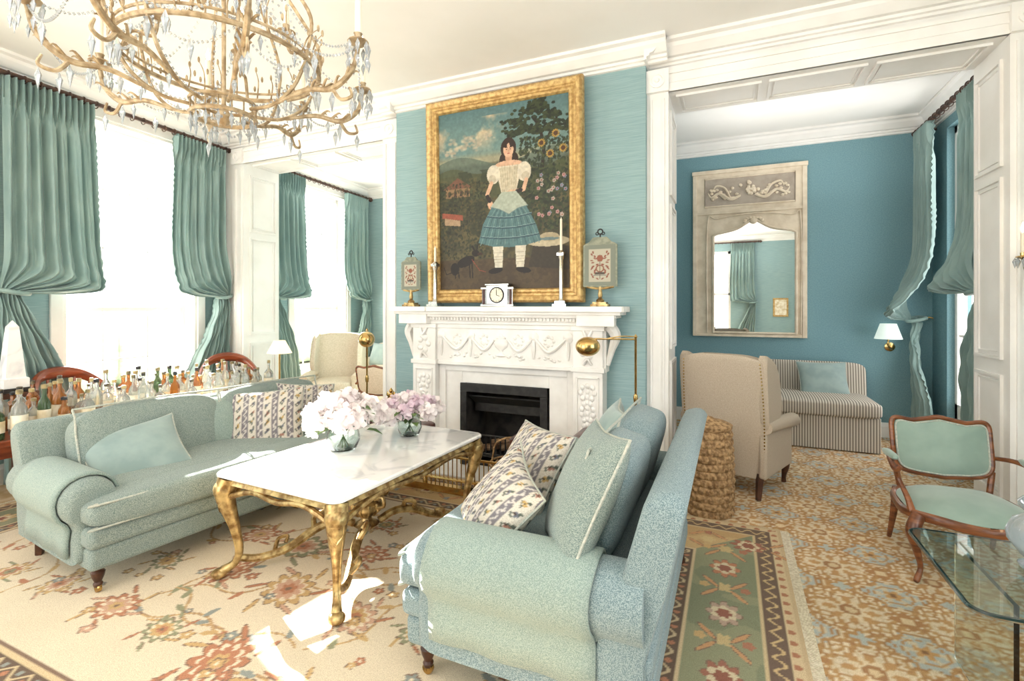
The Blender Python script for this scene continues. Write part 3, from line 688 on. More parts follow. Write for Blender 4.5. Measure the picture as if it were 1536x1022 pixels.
P+=[ring((0,0,0),.128,.010),ring((0,0,.06),.132,.008),ring((0,0,.24),.40,.011,60),ring((0,0,.275),.40,.006,60),ring((0,0,.72),.20,.009)]
for i in range(16): P.append(cyl(pol(.13,i*pi/8,0),pol(.13,i*pi/8,.06),.0035,6)); Cr.append(drop(pol(.128,i*pi/8,-.012),1.2)); Cr.append(bead(pol(.128,i*pi/8,-.008),.007))
P.append(lathe([(.004,-.04),(.02,-.03),(.035,0),(.02,.03),(.009,.06),(.009,1.42),(.05,1.45),(.06,1.49)],14))
NA=8
for i in range(NA):
    a=i*2*pi/NA+.28
    P.append(vtube([pol(.13,a,.03),pol(.24,a,.045),pol(.34,a,.12),pol(.40,a,.24)],.008,k=6,n=6))
    P.append(vtube([pol(.26,a,.05),pol(.40,a,.10),pol(.52,a,.10),pol(.61,a,.17),pol(.64,a,.27)],[.007,.011,.013,.011,.009],k=6,n=8))
    P.append(vtube([pol(.52,a,.10),pol(.56,a,.05),pol(.61,a,.06),pol(.60,a,.10)],[.009,.008,.007,.005],k=5,n=6))
    for q in range(4):
        t=.42+q*.055; zz0=.10+max(0,(t-.52))*.8
        for w_ in (.045,-.045): P.append(vtube([pol(t,a,zz0),pol(t+.03,a+w_,zz0+.03),pol(t+.045,a+w_*1.2,zz0+.025)],[.006,.005,.0015],k=3,n=5))
    c=pol(.64,a,.27)
    P.append(lathe([(.006,0),(.03,.012),(.046,.022),(.042,.028),(.014,.03),(.016,.055),(.019,.06)],14,c))
    Cd.append(lathe([(.0145,.055),(.0145,.24),(.004,.243)],10,c)); Fl.append(lathe([(.004,.243),(.009,.258),(.010,.27),(.005,.29),(.001,.31)],8,c))
    for k in range(7): 
        b=k*2*pi/7; Cr.append(drop((c[0]+.045*math.cos(b),c[1]+.045*math.sin(b),c[2]+.02),1.1)); Cr.append(drop((c[0]+.045*math.cos(b),c[1]+.045*math.sin(b),c[2]-.045),1.0))
    P.append(vtube([pol(.40,a,.25),pol(.42,a,.42),pol(.30,a,.60),pol(.20,a,.72),pol(.12,a,.95),pol(.05,a,1.2)],.008,k=6,n=6))
    if i%2==0:
        b=a+pi/NA
        P.append(vtube([pol(.40,b,.25),pol(.36,b,.34),pol(.28,b,.33),pol(.26,b,.40)],.008,k=5,n=6)); c2=pol(.26,b,.40)
        P.append(lathe([(.006,0),(.03,.012),(.042,.022),(.014,.03),(.016,.055)],12,c2)); Cd.append(lathe([(.0125,.055),(.0125,.2),(.004,.203)],10,c2)); Fl.append(lathe([(.004,.203),(.009,.218),(.010,.23),(.005,.25),(.001,.27)],8,c2))
        for k in range(6): b2=k*pi/3; Cr.append(drop((c2[0]+.04*math.cos(b2),c2[1]+.04*math.sin(b2),c2[2]+.02),1.0))
    for k in range(4):
        b=a+(k-1.5)*.18; hgt=random.uniform(.08,.18); o=random.uniform(-.07,.07)
        P.append(vtube([pol(.40,b,.25),pol(.40+o*.5,b,.25+hgt*.6),pol(.40+o,b+.05,.25+hgt)],[.004,.003,.0015],k=4,n=5))
        for q in range(3):
            P.append(sbox(pol(.40+o*(q+1)/3,b+.04*(-1)**q,.25+hgt*(q+1)/3),(.012,.012,.032),1,1,nu=6,nv=6))
    nx=i+1; a2=nx*2*pi/NA+.28
    swag(pol(.64,a,.28),pol(.64,a2,.28),.13,30); swag(pol(.40,a,.24),pol(.40,a2,.24),.09,20); swag(pol(.40,a,.24),pol(.13,a,.05),.07,16)
    swag(pol(.20,a,.72),pol(.40,a2,.26),.10,24); swag(pol(.20,a,.72),pol(.62,a,.30),.16,30); swag(pol(.13,a,.0),pol(.13,a2,.0),.05,8)
    am=(a+a2)/2; Cr.append(drop(pol(.62,am,.13),1.5)); Cr.append(drop(pol(.40,am,.15),1.5)); Cr.append(drop(pol(.52,a,.085),1.5)); Cr.append(drop(pol(.61,a,.05),1.4)); Cr.append(drop(pol(.46,a,.09),1.2)); Cr.append(drop(pol(.3,a,.07),1.2))
    Cr.append(drop(pol(.40,a,.23),1.7)); Cr.append(drop(pol(.40,a+.2,.23),1.2)); Cr.append(drop(pol(.40,a-.2,.23),1.2)); Cr.append(drop(pol(.20,am,.70),1.6))
ch.add('gilt_frame',join(P),M_chand); ch.add('candles',join(Cd),M_wax); ch.add('flames',join(Fl),M_flame); ch.add('crystals',join(Cr),M_crys,smooth=False)
# ============================================================ FIREPLACE
fp=G('fireplace_mantel',(-1.865,4.095,0))
def B(x0,x1,y,z0,z1,y1=0.0): return box((x0,-y,z0),(x1,-y1,z1))
P=[B(-1.11,1.11,.27,1.455,1.5),B(-1.08,1.08,.245,1.43,1.456),B(-1.04,1.04,.215,1.405,1.431),B(-1.0,1.0,.18,1.37,1.406),B(-.97,.97,.155,1.34,1.371)]
for s in (-1,1): P+=[B(*(sorted((s*.70,s*1.10))),.285,1.455,1.5,.26),B(*(sorted((s*.72,s*1.03))),.23,1.34,1.45,.15)]
n=60
for i in range(n):
    x=-.97+1.94*(i+.25)/n; P.append(box((x,-.195,1.375),(x+.017,-.175,1.40)))
P+=[B(-.94,.94,.12,.96,1.345)]
P+=[B(-.67,.67,.135,1.30,1.34),B(-.67,.67,.135,.96,.99)]
for s in (-1,1):
    a,b=sorted((s*.67,s*.92)); P+=[B(a,b,.155,.12,1.34),B(a-.02,b+.02,.18,0,.14),B(a-.015,b+.015,.17,.96,1.0),B(a-.015,b+.015,.17,1.30,1.34)]
    a2,b2=sorted((s*.70,s*.89)); P+=[box((a2,-.168,.2),(a2+.012,-.15,.92)),box((b2-.012,-.168,.2),(b2,-.15,.92)),box((a2,-.168,.2),(b2,-.15,.212)),box((a2,-.168,.908),(b2,-.15,.92))]
P+=[B(-.67,-.43,.06,0,.965),B(.43,.67,.06,0,.965),B(-.43,.43,.06,oz,.965)]
P+=[B(-.67,-.60,.085,0,.965,.05),B(.60,.67,.085,0,.965,.05),B(-.6,.6,.085,.90,.965,.05)]
fp.add('marble_surround',join(P),M_mantel,smooth=False,bevel=.004,seg=2)
P=[]
P.append(tf(lathe([(.02,0),(.05,.01),(.015,.04),(.02,.06),(.06,.09),(.07,.13),(.04,.16),(.05,.17),(.01,.19),(.002,.21)],16),T(0,-.125,1.05)@Matrix.Scale(.35,4,(0,1,0))))
for s in (-1,1):
    P.append(vtube([(s*.07,-.130,1.2),(s*.17,-.133,1.11),(s*.30,-.130,1.22)],[.010,.018,.010],k=8,n=6))
    P.append(vtube([(s*.33,-.130,1.22),(s*.45,-.133,1.11),(s*.60,-.130,1.22)],[.010,.018,.010],k=8,n=6))
    for cx in (.31,.62): 
        P.append(tf(lathe([(.045,0),(.045,.01),(.03,.014),(.02,.024),(.002,.026)],12),T(s*cx,-.12,1.235)@R(pi/2,'X')))
        P.append(vtube([(s*cx,-.127,1.2),(s*cx,-.130,1.12),(s*cx,-.127,1.04)],[.014,.018,.005],k=5,n=6))
    for cx in (.17,.45):
        for k in range(7): 
            a=k*2*pi/7; P.append(sbox((s*cx+.04*math.cos(a),-.122,1.20+.04*math.sin(a)),(.03,.02,.03),1,1,nu=8,nv=6))
        for k in range(9): P.append(sbox((s*cx+random.uniform(-.1,.1),-.122,1.06+random.uniform(-.03,.02)),(.03,.02,.025),1,1,nu=8,nv=6))
    for k in range(14):
        z=.85-k*.045; wq=.045*(1-.03*k)*(1+.35*math.sin(k*1.7))
        for q in (-1,0,1): P.append(sbox((s*.795+q*wq,-.158,z-abs(q)*.012),(.042,.03,.05),1,1,nu=8,nv=6))
    for k in range(5):
        a=k*2*pi/5; P.append(sbox((s*.795+.05*math.cos(a),-.158,1.15+.06*math.sin(a)),(.06,.03,.06),1,1,nu=8,nv=6))
    P.append(vtube([(s*.76,-.16,1.3),(s*.795,-.18,1.24),(s*.83,-.16,1.3)],.012,k=5))
    P.append(vtube([(s*.76,-.16,1.02),(s*.795,-.18,1.07),(s*.83,-.16,1.02)],.012,k=5))
    P.append(vtube([(s*.96,-.09,1.34),(s*1.01,-.09,1.26),(s*.98,-.09,1.15),(s*.945,-.09,1.02)],[.05,.045,.03,.02],k=6,n=8))
fp.add('carving',join(P),M_mantel)
fp.add('hearth',box((-.95,-.37,0),(.95,-.02,.025)),M_mantel,smooth=False,bevel=.004)
fi=G('fireplace_insert',(-1.88,4.1,0))
P=[box((-.43,.0,.025),(-.415,.44,.79)),box((.415,.0,.025),(.43,.44,.79)),box((-.43,.43,.025),(.43,.445,.79)),box((-.43,0,.775),(.43,.44,.79)),box((-.43,0,.0),(.43,.44,.025))]
fi.add('firebox',join(P),M_fire,smooth=False)
P=[box((-.43,-.085,.71),(.43,-.067,.79)),box((-.43,-.085,.03),(-.365,-.067,.71)),box((.365,-.085,.03),(.43,-.067,.71))]
fi.add('black_frame',join(P),M_black,smooth=False,bevel=.004)
P=[tf(box((-.37,0,0),(.37,.16,.012)),T(0,-.02,.66)@R(-.6,'X')),box((-.37,.1,.5),(.37,.12,.6))]
for i in range(13): P.append(cyl((-.3+i*.05,-.0,.12),(-.3+i*.05,-.01,.30),.007,6))
P+=[cyl((-.33,-.0,.13),(.33,-.0,.13),.01,6),cyl((-.33,0,.30),(.33,0,.30),.01,6),box((-.33,0,.1),(.33,.3,.12))]
fi.add('grate',join(P),M_black)
M_log=mat('firewood',(110,82,60),(160,132,104),rough=.9,scale=12,bump=.6)
P=[vtube([(-.28+i*.09,.05+.03*(i%3),.16+.05*(i%2)),(-.02+i*.07,.2-.04*(i%2),.19+.06*(i%3))],[.035,.03],k=3,n=8) for i in range(5)]
fi.add('logs',join(P),M_log)
cf=G('club_fender',(-1.865,4.1,0)); P=[];Lq=[]
yf=-.70
P+=[box((-.93,yf-.03,.016),(.93,yf+.03,.07)),box((-.93,yf,.026),(-.87,-.22,.07)),box((.87,yf,.026),(.93,-.22,.07))]
for s in (-1,1):
    a,b=sorted((s*.40,s*.90))
    for z in (.18,.42): P.append(cyl((a,yf,z),(b,yf,z),.010,8)); P.append(cyl((s*.90,yf,z),(s*.90,-.22,z),.010,8))
    for x in (s*.42,s*.56,s*.70,s*.88): P.append(lathe([(.018,.07),(.018,.1),(.010,.12),(.010,.38),(.018,.40),(.018,.46)],10,(x,yf,0)))
    P.append(lathe([(.018,.07),(.018,.1),(.010,.12),(.010,.38),(.018,.40),(.018,.46)],10,(s*.9,-.25,0)))
    for k in range(9): P.append(cyl((s*.90,yf+.05*k,.07),(s*.90,yf+.05*k,.42),.004,6))
    Lq.append(sbox(((a+b)/2,yf,.50),(.56,.24,.11),.5,.3)); Lq.append(sbox((s*.90,-.46,.50),(.22,.40,.11),.5,.3))
for z in (.12,.30): P.append(cyl((-.42,yf,z),(.42,yf,z),.010,8))
for k in range(21): P.append(cyl((-.40+.04*k,yf,.07),(-.40+.04*k,yf,.30),.0045,6))
cf.add('brass_rails',join(P),M_brass); cf.add('leather_seats',join(Lq),M_leath)
lo=G('log_basket',(-1.62,3.70,.026)); P=[]
for z,r_ in ((.0,.15),(.09,.18),(.18,.20)): P.append(ring((0,0,z+.012),r_,.008,30))
for i in range(18): a=i*2*pi/18; P.append(vtube([pol(.15,a,.01),pol(.18,a,.10),pol(.20,a,.19)],.005,k=2,n=5))
P.append(vtube([(-.2,0,.19),(-.16,0,.34),(0,0,.40),(.16,0,.34),(.2,0,.19)],.008,k=5)); P.append(lathe([(.15,.0),(.15,.01)],24))
lo.add('wicker',join(P),M_basket); lo.add('split_logs',join([vtube([(-.14,.06*q-.06,.09+.05*(q%2)),(.14,.05*q-.05,.12+.06*((q+1)%2))],[.04,.035],k=1,n=7) for q in range(3)]+[vtube([(-.1,-.12,.2),(.1,.12,.24)],.035,k=1,n=7)]),M_log)
ft=G('fireplace_tools',(-2.95,3.82,0)); P=[lathe([(.06,0),(.06,.02),(.02,.04),(.010,.06),(.010,.62),(.03,.64),(.012,.68),(.02,.70),(.002,.73)],14)]
for a in (0,1.6,3.1,4.7): P.append(cyl((.05*math.cos(a),.05*math.sin(a),.1),(.04*math.cos(a),.04*math.sin(a),.64),.005,6)); P.append(lathe([(.004,0),(.014,.02),(.004,.05)],8,(.04*math.cos(a),.04*math.sin(a),.64)))
ft.add('brass_set',join(P),M_brass)
# ---------------- mantel ornaments
def candlestick(loc,hc,ctop):
    g=G('candlestick',loc)
    g.add('silver_column',join([box((-.06,-.06,0),(.06,.06,.02)),box((-.045,-.045,.02),(.045,.045,.045)),lathe([(.03,.045),(.022,.06),(.019,.08),(.016,hc-.08),(.022,hc-.07),(.026,hc-.04),(.03,hc-.03),(.034,hc-.02),(.016,hc),(.012,hc)],16),box((-.03,-.03,hc-.045),(.03,.03,hc-.02))]),M_silver)
    g.add('candle',lathe([(.011,hc),(.010,ctop-.01),(.003,ctop),(.0015,ctop+.012)],10),M_wax)
candlestick((-2.54,3.95,1.501),.42,.56); candlestick((-1.30,3.95,1.501),.47,.74)
cl=G('mantel_clock',(-1.88,3.95,1.501))
cl.add('case',join([box((-.16,-.045,0),(.16,.045,.02)),box((-.15,-.035,.02),(-.11,.035,.15)),box((.11,-.035,.02),(.15,.035,.15)),box((-.105,-.04,.02),(.105,.04,.185)),box((-.16,-.04,.15),(-.10,.04,.17)),box((.10,-.04,.15),(.16,.04,.17)),box((-.115,-.045,.185),(.115,.045,.2))]),M_silver,smooth=False,bevel=.003)
cl.add('columns',join([cyl((s*.13,-.04,.02),(s*.13,-.04,.15),.012) for s in (-1,1)]),M_leath)
cl.add('dial',tf(lathe([(.062,0),(.062,.004),(.001,.005)],28),T(0,-.041,.10)@R(pi/2,'X')),M_wax)
cl.add('dial_ring',tf(ring((0,0,0),.066,.006,28),T(0,-.043,.10)@R(pi/2,'X')),M_black)
cl.add('hands',join([box((-.002,-.05,.10),(.002,-.047,.145)),tf(box((-.002,-.001,0),(.002,.002,.033)),T(0,-.05,.10)@R(1.9,'Y'))]+[tf(box((-.0015,-.05,.05),(.0015,-.047,.058)),T(0,0,.1)@R(k*pi/6,'Y')) for k in range(12)]),M_black,smooth=False)
sv=Cv(.24,.36,.005,(206,198,176))
sv.put((slice(None),slice(None)),((np.abs(sv.X-.12)>.085)|(np.abs(sv.Y-.18)>.145)).astype(float),(140,146,130))
for k in range(14):
    y=.06+k*.018
    for s in (-1,1): sv.ell(.12+s*(.02+.045*abs(math.sin(k*.9))),y,.014,.006,(150,84,64),rot=s*(.7+k*.3))
sv.ell(.12,.15,.035,.035,(150,90,68)); sv.ell(.12,.15,.024,.024,(206,196,168)); sv.poly([(.08,.10),(.16,.10),(.15,.12),(.09,.12)],(80,70,62)); sv.line([(.07,.09),(.17,.09)],.008,(90,100,110)); sv.line([(.12,.06),(.12,.27)],.008,(110,84,66)); sv.ros(.12,.24,.03,6,(156,90,66))
sv.I*=.85
M_sb=mat('screen_border',(120,126,110),(150,152,132),rough=.6,scale=30)
def hscreen(loc,h0,sc_):
    g=G('hand_screen',loc)
    g.add('stand',join([box((-.07,-.05,0),(.07,.05,.018)),box((-.055,-.04,.018),(.055,.04,.035)),lathe([(.03,.035),(.035,.05),(.014,.07),(.02,.09),(.010,h0)],14),
        vtube([(-.1*sc_,0,h0+.0),(0,0,h0-.015),(.1*sc_,0,h0)],.010,k=4)]),M_gilt)
    w_,h_=.25*sc_,.36*sc_
    out=[(-w_/2,0),(w_/2,0),(w_/2,h_*.84),(w_*.42,h_*.88),(w_*.34,h_*.9),(w_*.2,h_),(-w_*.2,h_),(-w_*.34,h_*.9),(-w_*.42,h_*.88),(-w_/2,h_*.84)]
    g.add('panel',loft([[(x,-.008,h0+z) for x,z in out],[(x,.008,h0+z) for x,z in out]]),M_sb,smooth=False)
    g.add('panel_face',sv.mesh(lambda X,Y:((X-.12)*.94*sc_,-.0105,h0+.01+Y*.82*sc_)),M_paint,smooth=False,col=sv.colors())
    g.add('finial',join([cyl((0,0,h0+h_),(0,0,h0+h_+.03),.006),tf(ring((0,0,0),.018*sc_,.006,16),T(0,0,h0+h_+.045)@R(pi/2,'X'))]+[tf(ring((0,0,0),.010*sc_,.004,12),T(q*.025,0,h0+h_+.03)@R(pi/2,'X')) for q in (-1,1)]),M_black)
hscreen((-2.82,3.96,1.501),.16,.88); hscreen((-.97,3.96,1.501),.16,1.12)
# ============================================================ PAINTING
pw,phh=1.30,1.66
pc=Cv(pw,phh,.0045,(60,62,48)); X=pc.X/pw; Y=pc.Y/phh
n1=fbm(pc.nx,pc.ny,4,5,seed=21,asp=1.3); n2=fbm(pc.nx,pc.ny,16,4,seed=22,asp=1.3)
full=(slice(None),slice(None))
def mixc(m,c): pc.put(full,np.clip(m,0,1),c)
pc.I[:]=np.array((74,70,48)); pc.I+=((n2-.5)*60)[...,None]*np.array((1,1,.7))
mixc((Y-.70)/.04,(108,138,134)); mixc((Y-.86)/.2,(78,112,118)); mixc(np.clip((Y-.74)*8,0,1)*np.clip((n1-.50)*7,0,1)*(Y<.95),(202,182,150))
mixc(np.clip((Y-.68)/.02,0,1)*np.clip((.76-Y)/.04,0,1),(160,156,128))
mixc(((Y<.71+.03*np.sin(X*9))&(Y>.64)).astype(float)*.8,(92,108,96)); mixc(((Y<.66+.02*np.sin(X*14))&(Y>.5)).astype(float)*.8,(78,84,54)); mixc(((n1>.5)&(Y<.66)&(Y>.3)).astype(float)*.6,(44,50,34))
mixc(((n2>.55)&(Y<.62)).astype(float)*.4,(104,92,52)); mixc(((Y<.17)).astype(float)*.8,(84,66,44)); mixc(((Y<.17)&(n2>.5)).astype(float)*.5,(60,46,34))
def u(x,y): return (x*pw,y*phh)
def E(x,y,a,b,c,rot=0,al=1,soft=0): pc.ell(x*pw,y*phh,a*pw,b*pw,c,rot,al,soft)
rr=random.Random(5)
for cx,cy,s_ in ((.16,.80,.07),(.24,.83,.06),(.33,.80,.05),(.10,.77,.05),(.42,.84,.04)):
    for k in range(26): E(cx+rr.gauss(0,s_*.6),cy+rr.gauss(0,s_*.25),s_*.3,s_*.2,rr.choice([(206,188,158),(188,170,146),(170,160,142)]),al=.5,soft=.8)
pc.line([u(.80,.60),u(.82,.75),u(.78,.86),u(.74,.9)],.03,(40,34,24)); pc.line([u(.82,.75),u(.92,.9)],.02,(40,34,24))
for cx,cy,a,b in ((.62,.89,.10,.02),(.74,.94,.13,.025),(.68,.85,.14,.022),(.86,.90,.12,.03),(.80,.83,.14,.022),(.93,.84,.10,.03),(.6,.83,.06,.014),(.78,.97,.08,.018)):
    for k in range(60):
        E(cx+rr.gauss(0,a*.45),cy+rr.gauss(0,b*.5),.014,.010,rr.choice([(30,40,26),(44,54,32),(58,66,38)]))
for k in range(900):
    x=rr.uniform(.64,1); y=rr.uniform(.30,.80); E(x,y,rr.uniform(.006,.016),rr.uniform(.005,.011),rr.choice([(34,44,30),(50,62,38),(70,78,46),(40,52,36)]),rot=rr.uniform(0,3),al=.85)
for k in range(700):
    x=rr.uniform(0,.42); y=rr.uniform(.18,.60); E(x,y,rr.uniform(.006,.014),rr.uniform(.005,.01),rr.choice([(38,42,28),(56,56,34),(84,74,42),(46,52,34)]),rot=rr.uniform(0,3),al=.8)
for x,y in ((.80,.76),(.90,.80),(.86,.70),(.95,.72)):
    pc.ros(x*pw,y*phh,.038,12,(180,144,66),.35); E(x,y,.016,.016,(84,54,30))
for k in range(26): 
    x,y=rr.uniform(.76,.97),rr.uniform(.38,.60); pc.ros(x*pw,y*phh,.018,5,rr.choice([(180,140,136),(176,164,150),(130,138,156)]),.3); E(x,y,.005,.005,(150,80,70))
pc.poly([u(.06,.52),u(.26,.52),u(.26,.57),u(.16,.62),u(.06,.57)],(140,110,76)); pc.poly([u(.04,.57),u(.28,.57),u(.16,.63)],(116,78,58)); 
for k in range(4): pc.poly([u(.08+k*.05,.525),u(.10+k*.05,.525),u(.10+k*.05,.555),u(.08+k*.05,.555)],(70,50,40))
for k in range(300):
    x=rr.uniform(0,.42); y=rr.uniform(.34,.60); E(x,y,rr.uniform(.006,.014),rr.uniform(.005,.01),rr.choice([(38,42,28),(56,56,34),(74,70,42)]),rot=rr.uniform(0,3),al=.7)
pc.poly([u(.03,.41),u(.20,.39),u(.20,.42),u(.03,.44)],(150,80,58)); pc.poly([u(.05,.37),u(.18,.36),u(.18,.39),u(.05,.41)],(170,142,110))
pc.poly([u(.70,.12),u(1,.10),u(1,.22),u(.74,.24)],(58,50,38)); E(.84,.25,.15,.035,(196,182,152)); E(.85,.272,.07,.03,(180,164,132)); E(.85,.262,.072,.010,(110,130,130))
gx=.56
E(gx,.755,.058,.075,(48,30,22)); E(gx-.045,.69,.025,.05,(48,30,22)); E(gx+.05,.69,.025,.05,(48,30,22))
pc.poly([u(gx-.02,.68),u(gx+.022,.68),u(gx+.03,.725),u(gx-.025,.725)],(206,160,128))
E(gx,.748,.038,.050,(224,180,148)); E(gx,.775,.046,.022,(48,30,22)); E(gx,.768,.010,.02,(224,180,148))
for s in (-1,1): E(gx+s*.014,.752,.006,.003,(40,26,22)); pc.line([u(gx+s*.008,.760),u(gx+s*.022,.761)],.004,(60,38,28))
pc.line([u(gx,.752),u(gx+.004,.738)],.004,(190,140,112)); E(gx,.729,.010,.004,(176,84,78)); E(gx-.022,.738,.009,.007,(226,160,136),al=.6)
E(gx,.672,.10,.026,(222,178,146))
pc.poly([u(gx-.10,.665),u(gx+.10,.665),u(gx+.055,.52),u(gx-.055,.52)],(220,208,182)); pc.poly([u(gx-.07,.655),u(gx+.07,.655),u(gx+.05,.51),u(gx-.05,.51)],(204,192,164))
for s in (-1,1): E(gx+s*.115,.625,.05,.065,(222,212,190)); E(gx+s*.125,.60,.03,.03,(196,184,160))
for k in range(8): pc.line([u(gx-.07+k*.02,.67),u(gx-.045+k*.013,.53)],.003,(176,162,134))
pc.line([u(gx-.13,.58),u(gx-.165,.52),u(gx-.14,.475)],.036,(222,178,146)); pc.line([u(gx+.13,.58),u(gx+.11,.53),u(gx+.03,.52)],.036,(222,178,146)); E(gx-.14,.465,.022,.02,(222,178,146)); E(gx+.02,.52,.024,.018,(222,178,146))
for q in range(4): E(gx-.15+q*.008,.452-.004*(q%2),.005,.012,(216,170,138)); E(gx-.002+q*.003,.527-q*.007,.014,.004,(216,170,138))
pc.line([u(gx-.162,.51),u(gx-.145,.485)],.038,(40,30,28)); pc.line([u(gx+.09,.528),u(gx+.06,.522)],.036,(40,30,28))
sk=[u(gx-.055,.52),u(gx+.055,.52),u(gx+.13,.44),u(gx+.20,.34),u(gx+.235,.255),u(gx+.12,.235),u(gx,.228),u(gx-.12,.235),u(gx-.235,.26),u(gx-.20,.36),u(gx-.13,.45)]
pc.poly(sk,(84,118,120))
for k in range(15):
    t=(k-7)/7; pc.line([u(gx+t*.05,.50),u(gx+t*.15,.38),u(gx+t*.22,.245)],.006,(60,90,96) if k%2 else (118,150,148))
for yy,ww in ((.40,.165),(.345,.19),(.29,.215)):
    pts=[u(gx-ww+2*ww*i/12,yy-.014*math.sin(pi*i/12)) for i in range(13)]; pc.line(pts,.012,(54,82,92)); pc.line([(a,b+.009) for a,b in pts],.004,(140,168,164))
pc.poly([u(gx-.055,.525),u(gx+.055,.525),u(gx+.14,.445),u(gx+.07,.435),u(gx,.405),u(gx-.07,.435),u(gx-.14,.45)],(176,184,166)); pc.line([u(gx-.14,.45),u(gx-.07,.435),u(gx,.405),u(gx+.07,.435),u(gx+.14,.445)],.007,(110,134,132))
for s in (-1,1):
    pc.poly([u(gx+s*.085-.04,.235),u(gx+s*.085+.04,.235),u(gx+s*.08+.028,.12),u(gx+s*.08-.028,.12)],(220,212,192))
    for yy in (.15,.165,.18,.2): pc.line([u(gx+s*.08-.032,yy),u(gx+s*.08+.032,yy)],.004,(170,160,138))
    E(gx+s*.105,.105,.055,.020,(26,20,18),rot=-s*.15); 
E(.22,.16,.075,.035,(28,22,18),rot=.35); E(.13,.12,.035,.045,(28,22,18)); E(.30,.205,.03,.024,(28,22,18)); E(.335,.20,.02,.010,(60,40,26)); pc.line([u(.29,.22),u(.275,.245)],.014,(28,22,18)); pc.line([u(.31,.22),u(.315,.245)],.012,(28,22,18))
for a,b in ((.27,.15),(.25,.14),(.13,.10),(.16,.10)): pc.line([u(a,b),u(a+.005,.07)],.012,(28,22,18))
pc.line([u(.10,.10),u(.06,.09),u(.04,.13)],.008,(28,22,18)); pc.line([u(.27,.17),u(.33,.11),u(.38,.10)],.005,(150,66,50))
n3=fbm(pc.nx,pc.ny,60,2,seed=4,asp=1.3); pc.I*=(.9+.2*n3)[...,None]; pc.I*=.90
pg=G('framed_painting',(-1.88,4.045,1.54),rx=math.radians(1.2))
pg.add('canvas',pc.mesh(lambda X,Y:(X-pw/2,0*X-.03,Y+.11)),M_paint,smooth=False,col=pc.colors())
pg.add('backing',box((-pw/2-.05,-.025,.06),(pw/2+.05,.0,phh+.16)),M_dwood,smooth=False)
fprof=[(0,0),(0,-.045),(.012,-.06),(.03,-.062),(.045,-.05),(.06,-.052),(.075,-.075),(.10,-.082),(.118,-.07),(.125,-.045),(.125,0)]
def pframe(hw,hh,cz,prof,y0=0):
    rings=[]
    for sx,sz in ((-1,-1),(1,-1),(1,1),(-1,1),(-1,-1)): rings.append([(sx*(hw+a),y0+b,cz+sz*(hh+a)) for a,b in prof])
    return loft(rings,cap=False)
pg.add('gilt_frame',pframe(pw/2-.01,phh/2-.01,phh/2+.11,fprof,-.0),M_gframe)
# ============================================================ TRUMEAU MIRROR
tr=G('trumeau_mirror',(.195,6.9,1.12)); H=2.12; hw=.645
P=[box((-hw,-.05,0),(hw,-.005,H)),box((-hw-.01,-.065,H-.04),(hw+.01,-.005,H+.01)),box((-hw,-.065,0),(hw,-.05,.03))]
P+=[box((-hw,-.07,0),(-hw+.05,-.05,H-.05)),box((hw-.05,-.07,0),(hw,-.05,H-.05)),box((-hw+.05,-.068,1.56),(hw-.05,-.05,1.60))]
tr.add('case',join(P),M_trum,smooth=False,bevel=.004)
tr.add('relief_panel',box((-.50,-.054,1.66),(.52,-.05,2.02)),mat('taupe_panel',(160,148,134),(176,164,150),rough=.7,scale=9),smooth=False)
P=[vtube([(-.5,-.06,1.66),(.52,-.06,1.66),(.52,-.06,2.02),(-.5,-.06,2.02)],.012,k=1,n=6,closed=True)]
r2=random.Random(4)
for s in (-1,1):
    P.append(vtube([(s*.08,-.065,1.78),(s*.2,-.07,1.74),(s*.32,-.07,1.82),(s*.42,-.065,1.78),(s*.46,-.06,1.84)],[.014,.02,.018,.014,.006],k=6,n=6))
    P.append(vtube([(s*.2,-.065,1.76),(s*.26,-.07,1.88),(s*.36,-.07,1.92),(s*.4,-.065,1.86)],[.012,.014,.012,.005],k=6,n=6))
    for k in range(22):
        P.append(sbox((s*r2.uniform(.1,.45),-.062,1.80+r2.uniform(-.06,.09)),(.045,.03,.035),1,1,nu=8,nv=6))
for k in range(26): 
    a=r2.uniform(0,6.28);q=r2.uniform(0,.10); P.append(sbox((.01+q*math.cos(a)*1.3,-.07,1.84+q*math.sin(a)),(.045,.04,.045),1,1,nu=8,nv=6))
tr.add('relief_carving',join(P),M_trum)
gl=-.40;gr=.53; out=[]
for i in range(21):
    t=i/20; x=gl+(gr-gl)*t; z=1.30+.10*math.exp(-((t-.5)/.14)**2)+.06*math.sin(pi*t)+ (-.02 if t<.04 or t>.96 else 0); out.append((x,z))
outl=[(gl,.05)]+[(gr,.05)]+out[::-1]
tr.add('glass',loft([[(x,-.052,z) for x,z in outl],[(x,-.056,z) for x,z in outl]]),M_mirror,smooth=False)
P=[vtube([(gl,-.062,.05)]+[(x,-.062,z) for x,z in out]+[(gr,-.062,.05)],.016,k=1,n=8),cyl((gl,-.062,.05),(gr,-.062,.05),.014,8),
   vtube([(gl-.07,-.06,.05),(gl-.07,-.06,1.42),(gl+.05,-.06,1.50),(.06,-.06,1.545),(gr-.05,-.06,1.50),(gr+.05,-.06,1.42),(gr+.05,-.06,.05)],.009,k=5,n=6)]
for k in range(9): 
    a=k*pi/8; P.append(sbox((.065+.10*math.cos(a),-.07,1.44+.05*math.sin(a)),(.05,.035,.04),1,1,nu=8,nv=6))
P.append(sbox((.065,-.07,1.45),(.09,.05,.08),1,1))
tr.add('glass_moulding',join(P),M_trum)
